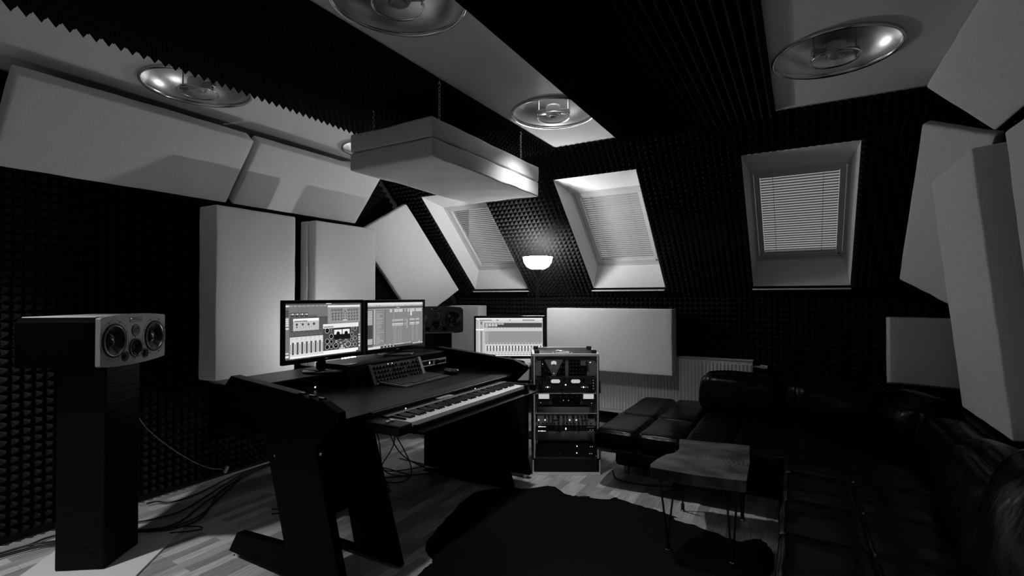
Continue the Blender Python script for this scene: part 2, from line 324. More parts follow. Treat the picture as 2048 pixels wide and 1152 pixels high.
def frame_T(o, x, y, z):
    return Matrix(((x[0], y[0], z[0], o[0]), (x[1], y[1], z[1], o[1]), (x[2], y[2], z[2], o[2]), (0, 0, 0, 1)))
M1 = [('r',0,0,1,1,120),('r',0,0,1,0.022,75),('r',0.5047,-0.007,0.5757,0.0134,225),('r',0.055,0.03,0.64,0.06,150),('r',0.09,0.035,0.097,0.055,45),('r',0.143,0.035,0.15,0.055,45),('r',0.196,0.035,0.203,0.055,45),('r',0.249,0.035,0.256,0.055,45),('r',0.302,0.035,0.309,0.055,45),('r',0.355,0.035,0.362,0.055,45),('r',0.408,0.035,0.415,0.055,45),('r',0.461,0.035,0.468,0.055,45),('r',0.514,0.035,0.521,0.055,45),('r',0.567,0.035,0.574,0.055,45),('r',0.62,0.035,0.627,0.055,45),('r',0.673,0.035,0.68,0.055,45),('r',0.726,0.035,0.733,0.055,45),('r',0.779,0.035,0.786,0.055,45),('r',0.832,0.035,0.839,0.055,45),('r',0.885,0.035,0.892,0.055,45),('r',0.938,0.035,0.945,0.055,45),('r',0.1,0.07,0.102,0.24,90),('r',0.156,0.07,0.158,0.24,90),('r',0.212,0.07,0.214,0.24,90),('r',0.268,0.07,0.27,0.24,90),('r',0.324,0.07,0.326,0.24,90),('r',0.38,0.07,0.382,0.24,90),('r',0.436,0.07,0.438,0.24,90),('r',0.492,0.07,0.494,0.24,90),('r',0.548,0.07,0.55,0.24,90),('r',0,0.03,0.05,0.06,225),('r',0.002,0.075,0.048,0.11,105),('r',0.002,0.117,0.048,0.152,75),('r',0.002,0.159,0.048,0.194,75),('r',0.002,0.201,0.048,0.236,75),('r',0.004,0.2611,0.0451,0.2902,225),('r',0.0046,0.2969,0.0457,0.3263,225),('r',0.0053,0.3351,0.0464,0.3647,225),('r',0.0061,0.3744,0.0472,0.4044,225),('r',0.0071,0.4288,0.0482,0.4591,225),('r',0,0.87,0.048,0.9,210),('r',0,0.925,0.05,0.96,240),('r',0.055,0.245,0.56,0.6,90),('r',0.0622,0.1659,0.1094,0.2371,60),('r',0.0669,0.18,0.0823,0.2072,165),('c',0.0944,0.1922,0.0088,0,240),('r',0.1169,0.1667,0.1641,0.2385,60),('r',0.1216,0.1809,0.1371,0.2083,165),('c',0.1491,0.1931,0.0088,0,240),('r',0.1751,0.1674,0.2223,0.2401,60),('r',0.1798,0.1818,0.1953,0.2095,165),('c',0.2074,0.1942,0.0088,0,240),('r',0.2298,0.1682,0.277,0.2415,60),('r',0.2345,0.1827,0.25,0.2107,165),('c',0.2621,0.1952,0.0088,0,240),('r',0.2854,0.2151,0.3318,0.2455,75),('r',0.2926,0.2237,0.3245,0.2306,150),('r',0.3401,0.2163,0.3865,0.247,75),('r',0.3473,0.2251,0.3792,0.232,150),('r',0.065,0.48,0.105,0.52,150),('r',0.067,0.484,0.103,0.518,75),('r',0.065,0.545,0.105,0.57,135),('r',0.067,0.549,0.103,0.566,90),('r',0.122,0.48,0.162,0.52,150),('r',0.124,0.484,0.16,0.518,75),('r',0.122,0.545,0.162,0.57,135),('r',0.124,0.549,0.16,0.566,90),('r',0.179,0.48,0.219,0.52,150),('r',0.181,0.484,0.217,0.518,75),('r',0.179,0.545,0.219,0.57,135),('r',0.181,0.549,0.217,0.566,90),('r',0.236,0.48,0.276,0.52,150),('r',0.238,0.484,0.274,0.518,75),('r',0.236,0.545,0.276,0.57,135),('r',0.238,0.549,0.274,0.566,90),('r',0.293,0.48,0.333,0.52,150),('r',0.295,0.484,0.331,0.518,75),('r',0.293,0.545,0.333,0.57,135),('r',0.295,0.549,0.331,0.566,90),('r',0.35,0.48,0.39,0.52,150),('r',0.352,0.484,0.388,0.518,75),('r',0.35,0.545,0.39,0.57,135),('r',0.352,0.549,0.388,0.566,90),('r',0.407,0.48,0.447,0.52,150),('r',0.409,0.484,0.445,0.518,75),('r',0.407,0.545,0.447,0.57,135),('r',0.409,0.549,0.445,0.566,90),('r',0.464,0.48,0.504,0.52,150),('r',0.466,0.484,0.502,0.518,75),('r',0.464,0.545,0.504,0.57,135),('r',0.466,0.549,0.502,0.566,90),('r',0.0976,0.2721,0.4137,0.4936,195),('r',0.0976,0.2721,0.4107,0.3197,255),('r',0.1107,0.3101,0.268,0.3284,120),('c',0.1411,0.3799,0.0141,0,105),('c',0.1383,0.3762,0.0085,0,60),('c',0.2116,0.3811,0.0141,0,105),('c',0.2089,0.3774,0.0085,0,60),('c',0.2822,0.3847,0.0132,0,105),('c',0.2795,0.381,0.0079,0,60),('c',0.35,0.3785,0.0159,0,105),('c',0.3473,0.3747,0.0095,0,60),('c',0.177,0.4198,0.0124,0,210),('c',0.177,0.4198,0.0088,0,165),('c',0.2476,0.4239,0.0124,0,210),('c',0.2476,0.4239,0.0088,0,165),('c',0.3183,0.4281,0.0124,0,210),('c',0.3183,0.4281,0.0088,0,165),('c',0.1402,0.4272,0.0079,0,45),('c',0.1865,0.3584,0.0044,0,60),('c',0.257,0.3557,0.0044,0,60),('c',0.2213,0.432,0.0044,0,60),('c',0.2892,0.43,0.0044,0,60),('r',0.0614,0.6035,0.4724,1.0311,225),('r',0.068,0.955,0.95,0.985,255),('r',0.0834,0.6991,0.1086,0.9194,90),('r',0.0655,0.7323,0.0721,0.8966,105),('c',0.0677,0.7559,0.0053,0,150),('c',0.0858,0.6349,0.0106,0,150),('c',0.0858,0.6349,0.0079,0,225),('r',0.0686,0.6625,0.092,0.6859,195),('r',0.0722,0.6664,0.0884,0.682,225),('r',0.1385,0.6978,0.1636,0.9178,90),('r',0.1206,0.7313,0.1271,0.8972,105),('c',0.1235,0.7988,0.0053,0,150),('c',0.1408,0.633,0.0106,0,150),('c',0.1408,0.633,0.0079,0,225),('r',0.1237,0.6609,0.147,0.6845,195),('r',0.1273,0.6648,0.1434,0.6806,225),('r',0.1935,0.6965,0.2186,0.9162,90),('r',0.1756,0.7303,0.1821,0.8978,105),('c',0.1781,0.7711,0.0053,0,150),('c',0.1958,0.6311,0.0106,0,150),('c',0.1958,0.6311,0.0079,0,225),('r',0.1787,0.6592,0.2021,0.6831,195),('r',0.1823,0.6631,0.1985,0.6791,225),('r',0.2485,0.6951,0.2736,0.9145,90),('r',0.2306,0.7293,0.2372,0.8984,105),('c',0.2339,0.815,0.0053,0,150),('c',0.2509,0.6291,0.0106,0,150),('c',0.2509,0.6291,0.0079,0,225),('r',0.2338,0.6575,0.2571,0.6816,195),('r',0.2374,0.6615,0.2535,0.6776,225),('r',0.3036,0.6938,0.3286,0.9128,90),('r',0.2857,0.7282,0.2922,0.899,105),('c',0.2885,0.7868,0.0053,0,150),('c',0.3059,0.6271,0.0106,0,150),('c',0.3059,0.6271,0.0079,0,225),('r',0.2888,0.6558,0.3121,0.6801,195),('r',0.2924,0.6598,0.3085,0.676,225),('r',0.3586,0.6924,0.3836,0.9111,90),('r',0.3407,0.7272,0.3473,0.8997,105),('c',0.343,0.7581,0.0053,0,150),('c',0.3609,0.625,0.0106,0,150),('c',0.3609,0.625,0.0079,0,225),('r',0.3438,0.654,0.3672,0.6785,195),('r',0.3474,0.658,0.3636,0.6745,225),('r',0.4136,0.6909,0.4386,0.9094,90),('r',0.3958,0.7261,0.4023,0.9003,105),('c',0.3989,0.8032,0.0053,0,150),('c',0.416,0.6229,0.0106,0,150),('c',0.416,0.6229,0.0079,0,225),('r',0.3989,0.6522,0.4222,0.677,195),('r',0.4025,0.6563,0.4186,0.6728,225),('r',0.4687,0.6895,0.4936,0.9076,90),('r',0.4508,0.725,0.4574,0.9009,105),('c',0.4534,0.7741,0.0053,0,150),('c',0.471,0.6207,0.0106,0,150),('c',0.471,0.6207,0.0079,0,225),('r',0.4539,0.6503,0.4772,0.6753,195),('r',0.4575,0.6545,0.4736,0.6712,225),('r',0.5278,0.0521,0.9903,0.3883,150),('r',0.5277,0.0433,0.9872,0.0806,240),('r',0.5328,0.0864,0.6609,0.0967,135),('r',0.5748,0.1158,0.6071,0.1506,60),('r',0.5802,0.1222,0.6016,0.1352,165),('c',0.5921,0.1992,0.0132,0,60),('c',0.5894,0.1953,0.0053,0,195),('c',0.5931,0.257,0.0132,0,60),('c',0.5903,0.253,0.0053,0,195),('c',0.594,0.3148,0.0132,0,60),('c',0.5913,0.3108,0.0053,0,195),('r',0.8042,0.1169,0.8366,0.1534,60),('r',0.8096,0.1237,0.831,0.1372,165),('c',0.8215,0.2042,0.0132,0,60),('c',0.8188,0.2001,0.0053,0,195),('c',0.8225,0.2645,0.0132,0,60),('c',0.8198,0.2604,0.0053,0,195),('c',0.8235,0.3249,0.0132,0,60),('c',0.8208,0.3207,0.0053,0,195),('r',0.6154,0.1147,0.6477,0.1511,60),('r',0.6208,0.1224,0.6422,0.1355,165),('c',0.6326,0.1975,0.0132,0,60),('c',0.6299,0.1935,0.0053,0,195),('c',0.6336,0.2557,0.0132,0,60),('c',0.6309,0.2517,0.0053,0,195),('c',0.6346,0.3139,0.0132,0,60),('c',0.6319,0.3099,0.0053,0,195),('r',0.8448,0.1158,0.8772,0.1539,60),('r',0.8502,0.1239,0.8716,0.1376,165),('c',0.8621,0.2024,0.0132,0,60),('c',0.8594,0.1983,0.0053,0,195),('c',0.8631,0.2632,0.0132,0,60),('c',0.8603,0.2591,0.0053,0,195),('c',0.864,0.3241,0.0132,0,60),('c',0.8613,0.3199,0.0053,0,195),('r',0.6559,0.1136,0.6883,0.1516,60),('r',0.6614,0.1227,0.6828,0.1359,165),('c',0.6732,0.1957,0.0132,0,60),('c',0.6705,0.1917,0.0053,0,195),('c',0.6742,0.2544,0.0132,0,60),('c',0.6715,0.2504,0.0053,0,195),('c',0.6751,0.313,0.0132,0,60),('c',0.6724,0.309,0.0053,0,195),('r',0.8854,0.1147,0.9178,0.1545,60),('r',0.8908,0.1242,0.9122,0.138,165),('c',0.9026,0.2006,0.0132,0,60),('c',0.8999,0.1964,0.0053,0,195),('c',0.9036,0.2619,0.0132,0,60),('c',0.9009,0.2577,0.0053,0,195),('c',0.9046,0.3232,0.0132,0,60),('c',0.9019,0.319,0.0053,0,195),('r',0.6965,0.1124,0.7289,0.1521,60),('r',0.702,0.123,0.7234,0.1362,165),('c',0.7137,0.1939,0.0132,0,60),('c',0.711,0.1899,0.0053,0,195),('c',0.7147,0.253,0.0132,0,60),('c',0.712,0.249,0.0053,0,195),('c',0.7157,0.3121,0.0132,0,60),('c',0.713,0.3081,0.0053,0,195),('r',0.9259,0.1135,0.9583,0.155,60),('r',0.9314,0.1245,0.9528,0.1384,165),('c',0.9432,0.1987,0.0132,0,60),('c',0.9405,0.1946,0.0053,0,195),('c',0.9442,0.2606,0.0132,0,60),('c',0.9414,0.2563,0.0053,0,195),('c',0.9452,0.3224,0.0132,0,60),('c',0.9424,0.3182,0.0053,0,195),('c',0.7466,0.2065,0.0062,0,45),('c',0.7474,0.2567,0.0062,0,45),('c',0.7482,0.3069,0.0062,0,45),('c',0.7863,0.2074,0.0062,0,45),('c',0.7871,0.258,0.0062,0,45),('c',0.788,0.3086,0.0062,0,45),('c',0.7662,0.1658,0.0071,0,45),('r',0.7398,0.3316,0.7974,0.3477,225),('r',0.4656,0.4348,0.9751,0.9844,75),('r',0.465,0.3996,0.9671,0.4835,240),('r',0.4729,0.4478,0.6054,0.467,120),('r',0.6848,0.4662,0.7643,0.4813,225),('c',0.521,0.5269,0.03,0,210),('c',0.521,0.5269,0.0252,0,15),('c',0.5191,0.5192,0.0105,0,45),('c',0.5758,0.6401,0.0282,0,210),('c',0.5758,0.6401,0.0237,0,15),('c',0.5739,0.6322,0.0099,0,45),('c',0.5218,0.7296,0.0282,0,210),('c',0.5218,0.7296,0.0237,0,15),('c',0.5199,0.7217,0.0099,0,45),('c',0.5766,0.7425,0.023,0,210),('c',0.5766,0.7425,0.0193,0,15),('c',0.5747,0.7346,0.008,0,45),('c',0.5219,0.841,0.0282,0,210),('c',0.5219,0.841,0.0237,0,15),('c',0.52,0.8331,0.0099,0,45),('c',0.5765,0.841,0.0238,0,210),('c',0.5765,0.841,0.02,0,15),('c',0.5746,0.833,0.0083,0,45),('c',0.6397,0.828,0.0335,0,210),('c',0.6397,0.828,0.0282,0,15),('c',0.6378,0.8199,0.0117,0,45),('c',0.9148,0.5203,0.0256,0,210),('c',0.9148,0.5203,0.0215,0,60),('c',0.9129,0.512,0.009,0,90),('c',0.8672,0.6299,0.0265,0,210),('c',0.8672,0.6299,0.0222,0,60),('c',0.8653,0.6216,0.0093,0,90),('c',0.8655,0.7392,0.0221,0,210),('c',0.8655,0.7392,0.0185,0,60),('c',0.8636,0.7309,0.0077,0,90),('c',0.9136,0.7181,0.0265,0,210),('c',0.9136,0.7181,0.0222,0,60),('c',0.9117,0.7097,0.0093,0,90),('c',0.8105,0.8259,0.0371,0,210),('c',0.8105,0.8259,0.0311,0,60),('c',0.8086,0.8176,0.013,0,90),('c',0.8671,0.8409,0.0221,0,210),('c',0.8671,0.8409,0.0185,0,60),('c',0.8652,0.8325,0.0077,0,90),('c',0.9138,0.841,0.0256,0,210),('c',0.9138,0.841,0.0215,0,60),('c',0.9119,0.8326,0.009,0,90),('c',0.5754,0.5122,0.0079,0,150),('c',0.576,0.5506,0.0079,0,150),('c',0.8661,0.5027,0.0079,0,150),('c',0.8666,0.5365,0.0079,0,150),('r',0.6103,0.4956,0.8431,0.7135,30),('r',0.6151,0.5192,0.7207,0.612,240),('r',0.7315,0.5183,0.8335,0.6142,240),('c',0.6694,0.5991,0.0247,0,30),('c',0.7839,0.5998,0.0247,0,30),('c',0.6226,0.703,0.0035,0,105),('c',0.6701,0.7463,0.0053,0,150),('c',0.7175,0.7904,0.0071,0,180),('c',0.7649,0.8353,0.0035,0,225),('c',0.8099,0.7335,0.0053,0,135),('c',0.6543,0.7521,0.0071,0,180),('c',0.7017,0.7961,0.0035,0,210),('c',0.7491,0.8409,0.0053,0,135),('c',0.7941,0.7395,0.0071,0,165),('c',0.6385,0.7579,0.0035,0,210),('c',0.686,0.8018,0.0053,0,120),('c',0.7334,0.8465,0.0071,0,150),('c',0.7784,0.7455,0.0035,0,195),('c',0.8258,0.7905,0.0053,0,105),('c',0.6702,0.8075,0.0071,0,150),('c',0.7176,0.8521,0.0035,0,180),('c',0.7626,0.7514,0.0053,0,225),('c',0.8101,0.7964,0.0071,0,135),('c',0.6544,0.8131,0.0035,0,180),('c',0.6995,0.7133,0.0053,0,210),('c',0.7469,0.7574,0.0071,0,135),('c',0.7943,0.8022,0.0035,0,165),('c',0.6387,0.8188,0.0053,0,210),('c',0.6837,0.7193,0.0071,0,120),('c',0.7311,0.7632,0.0035,0,165),('c',0.7785,0.808,0.0053,0,195),('c',0.826,0.8536,0.0071,0,105),('c',0.6679,0.7252,0.0035,0,150),('c',0.7154,0.7691,0.0053,0,180),('c',0.7628,0.8138,0.0071,0,225),('c',0.8102,0.8592,0.0035,0,135),('c',0.6522,0.7311,0.0053,0,180),('c',0.6996,0.7749,0.0071,0,210),('c',0.747,0.8195,0.0035,0,135),('c',0.7944,0.8649,0.0053,0,165),('c',0.6364,0.737,0.0071,0,210),('c',0.6838,0.7807,0.0035,0,120),('c',0.7313,0.8252,0.0053,0,165),('c',0.7763,0.724,0.0071,0,195),('c',0.8237,0.7688,0.0035,0,120),('c',0.7238,0.853,0.015,0,240),('c',0.7238,0.853,0.0079,0,120),('r',0.6828,0.8771,0.7668,0.9005,195),('r',0.068,0.955,0.93,0.985,255),('r',0.4676,0.9087,0.9616,0.9626,255),('r',0.9625,0.6347,0.992,0.663,210),('r',0.9634,0.69,0.9929,0.7185,210),('r',0.9641,0.7342,0.9936,0.763,210),('r',0.9649,0.7867,0.9944,0.8158,210),('c',0.9786,0.8744,0.0124,0,240),('r',0,0.985,1,1,60),('r',0.02,0.988,0.03,0.996,150),('r',0.05,0.988,0.068,0.996,150),('r',0.08,0.988,0.106,0.996,150),('r',0.11,0.988,0.12,0.996,150),('r',0.14,0.988,0.158,0.996,150),('r',0.17,0.988,0.196,0.996,150),('r',0.2,0.988,0.21,0.996,150),('r',0.23,0.988,0.248,0.996,150),('r',0.26,0.988,0.286,0.996,150),('r',0.29,0.988,0.3,0.996,150)]
M2 = [('r',0,0,1,1,135),('r',0,0,1,0.045,225),('r',0,0.045,1,0.075,195),('r',0.229,0.055,0.241,0.07,90),('r',0.6996,0.067,0.7116,0.07,255),('r',0.1503,0.055,0.1623,0.07,90),('r',0.0192,0.067,0.0312,0.07,240),('r',0.7764,0.055,0.7884,0.07,90),('r',0.2153,0.067,0.2273,0.07,240),('r',0.2684,0.055,0.2804,0.07,105),('r',0.8021,0.067,0.8141,0.07,240),('r',0.208,0.055,0.22,0.07,90),('r',0.8041,0.067,0.8161,0.07,240),('r',0.7764,0.055,0.7884,0.07,105),('r',0.1599,0.067,0.1719,0.07,240),('r',0.6082,0.055,0.6202,0.07,240),('r',0.0841,0.067,0.0961,0.07,240),('r',0.6516,0.055,0.6636,0.07,105),('r',0.1725,0.067,0.1845,0.07,255),('r',0.2716,0.055,0.2836,0.07,240),('r',0.007,0.067,0.019,0.07,240),('r',0.5552,0.055,0.5672,0.07,240),('r',0.8226,0.067,0.8346,0.07,105),('r',0.4015,0.055,0.4135,0.07,240),('r',0.4181,0.067,0.4301,0.07,105),('r',0.2262,0.055,0.2382,0.07,240),('r',0.7882,0.067,0.8002,0.07,90),('r',0.0786,0.055,0.0906,0.07,255),('r',0.6076,0.067,0.6196,0.07,240),('r',0.5033,0.055,0.5153,0.07,255),('r',0.6799,0.067,0.6919,0.07,105),('r',0.9674,0.055,0.9794,0.07,105),('r',0.0644,0.067,0.0764,0.07,105),('r',0.616,0.055,0.628,0.07,255),('r',0.268,0.067,0.28,0.07,240),('r',0.4228,0.055,0.4348,0.07,240),('r',0.6154,0.067,0.6274,0.07,105),('r',0,0.095,1,0.13,90),('r',0.5,0.105,0.56,0.118,195),('r',0,0.13,1,0.145,165),('r',0,0.15,0.095,0.95,90),('r',0.003,0.17,0.09,0.185,210),('r',0.003,0.196,0.09,0.211,210),('r',0.003,0.222,0.09,0.237,210),('r',0.003,0.248,0.09,0.263,210),('r',0.003,0.274,0.09,0.289,210),('r',0.003,0.3,0.09,0.315,210),('r',0.003,0.326,0.09,0.341,210),('r',0.003,0.352,0.09,0.367,210),('r',0.003,0.378,0.09,0.393,210),('r',0.003,0.404,0.09,0.419,210),('r',0.003,0.43,0.09,0.445,210),('r',0.003,0.456,0.09,0.471,210),('r',0.003,0.78,0.09,0.8,210),('r',0.003,0.81,0.09,0.83,210),('r',0.003,0.84,0.09,0.86,210),('r',0.003,0.87,0.09,0.89,210),('r',0.005,0.5,0.09,0.76,75),('r',0.1,0.15,0.106,0.95,60),('r',0.11,0.15,0.135,0.9,180),('r',0.15,0.19,0.2723,0.2,165),('r',0.15,0.214,0.2049,0.224,165),('r',0.15,0.238,0.2612,0.248,180),('r',0.15,0.262,0.219,0.272,165),('r',0.15,0.286,0.2142,0.296,180),('r',0.15,0.31,0.2034,0.32,180),('r',0.15,0.334,0.2717,0.344,180),('r',0.15,0.358,0.2588,0.368,180),('r',0.15,0.382,0.2015,0.392,165),('r',0.15,0.406,0.2773,0.416,180),('r',0.15,0.43,0.2328,0.44,180),('r',0.15,0.454,0.2496,0.464,180),('r',0.15,0.478,0.2235,0.488,165),('r',0.15,0.502,0.2355,0.512,165),('r',0.15,0.526,0.2305,0.536,180),('r',0.15,0.55,0.2265,0.56,165),('r',0.15,0.574,0.2036,0.584,165),('r',0.15,0.598,0.2627,0.608,165),('r',0.15,0.622,0.2232,0.632,165),('r',0.15,0.646,0.2785,0.656,180),('r',0.15,0.67,0.2166,0.68,165),('r',0.15,0.694,0.2044,0.704,165),('r',0.15,0.718,0.2541,0.728,165),('r',0.15,0.742,0.2033,0.752,180),('r',0.15,0.766,0.2199,0.776,180),('r',0.15,0.79,0.2098,0.8,180),('r',0.15,0.814,0.2619,0.824,180),('r',0.15,0.838,0.279,0.848,180),('r',0.15,0.862,0.2193,0.872,180),('r',0.15,0.886,0.2029,0.896,180),('r',0.298,0.15,0.304,0.92,60),('r',0.45,0.15,0.453,0.95,195),('r',0.38,0.15,0.42,0.215,210),('r',0.38,0.178,0.42,0.182,120),('r',0.46,0.15,0.53,0.215,210),('r',0.46,0.178,0.53,0.182,120),('r',0.54,0.15,0.61,0.215,210),('r',0.54,0.178,0.61,0.182,120),('r',0.65,0.15,0.665,0.215,210),('r',0.65,0.178,0.665,0.182,120),('r',0.7,0.15,0.73,0.215,210),('r',0.7,0.178,0.73,0.182,120),('r',0.745,0.15,0.84,0.215,210),('r',0.745,0.178,0.84,0.182,120),('r',0.86,0.15,0.98,0.215,210),('r',0.86,0.178,0.98,0.182,120),('r',0.755,0.215,0.785,0.31,225),('r',0.71,0.215,0.72,0.31,165),('r',0.42,0.38,0.46,0.42,195),('r',0.42,0.395,0.46,0.4,105),('r',0.42,0.47,0.46,0.5,210),('r',0.42,0.51,0.46,0.53,195),('r',0.465,0.38,0.62,0.42,195),('r',0.465,0.395,0.62,0.4,105),('r',0.465,0.47,0.62,0.5,210),('r',0.465,0.51,0.62,0.53,195),('r',0.65,0.38,0.66,0.42,195),('r',0.65,0.395,0.66,0.4,105),('r',0.65,0.47,0.66,0.5,210),('r',0.65,0.51,0.66,0.53,195),('r',0.68,0.38,0.7,0.42,195),('r',0.68,0.395,0.7,0.4,105),('r',0.68,0.47,0.7,0.5,210),('r',0.68,0.51,0.7,0.53,195),('r',0.745,0.38,0.84,0.42,195),('r',0.745,0.395,0.84,0.4,105),('r',0.745,0.47,0.84,0.5,210),('r',0.745,0.51,0.84,0.53,195),('r',0.86,0.38,0.93,0.42,195),('r',0.86,0.395,0.93,0.4,105),('r',0.86,0.47,0.93,0.5,210),('r',0.86,0.51,0.93,0.53,195),('r',0.47,0.53,0.476,0.93,165),('r',0.49,0.53,0.496,0.93,165),('r',0.53,0.53,0.536,0.93,165),('r',0.56,0.53,0.566,0.93,165),('r',0.58,0.53,0.586,0.93,165),('r',0.79,0.53,0.796,0.93,165),('r',0.81,0.53,0.816,0.93,165),('r',0.87,0.53,0.876,0.93,165),('r',0.89,0.53,0.896,0.93,165),('r',0.685,0.4,0.7,0.6,180),('r',0.31,0.25,0.99,0.252,165),('r',0.31,0.42,0.99,0.422,165),('r',0.31,0.59,0.99,0.592,165),('r',0.31,0.76,0.99,0.762,165),('r',0,0.925,1,0.935,120),('r',0.1,0.935,0.75,0.95,180),('r',0.45,0.935,0.63,0.95,225),('c',0.3,0.935,0.008,0,225),('c',0.38,0.935,0.008,0,225),('c',0.75,0.935,0.008,0,225),('c',0.93,0.935,0.008,0,225),('r',0,0.955,1,1,90),('r',0.02,0.955,0.22,1,225),('r',0.8,0.955,1,0.975,210),('r',0.24,0.965,0.255,0.99,45),('r',0.268,0.965,0.283,0.99,225),('r',0.296,0.965,0.311,0.99,45),('r',0.324,0.965,0.339,0.99,225),('r',0.352,0.965,0.367,0.99,45),('r',0.38,0.965,0.395,0.99,225),('r',0.408,0.965,0.423,0.99,45),('r',0.436,0.965,0.451,0.99,225),('r',0.464,0.965,0.479,0.99,45)]
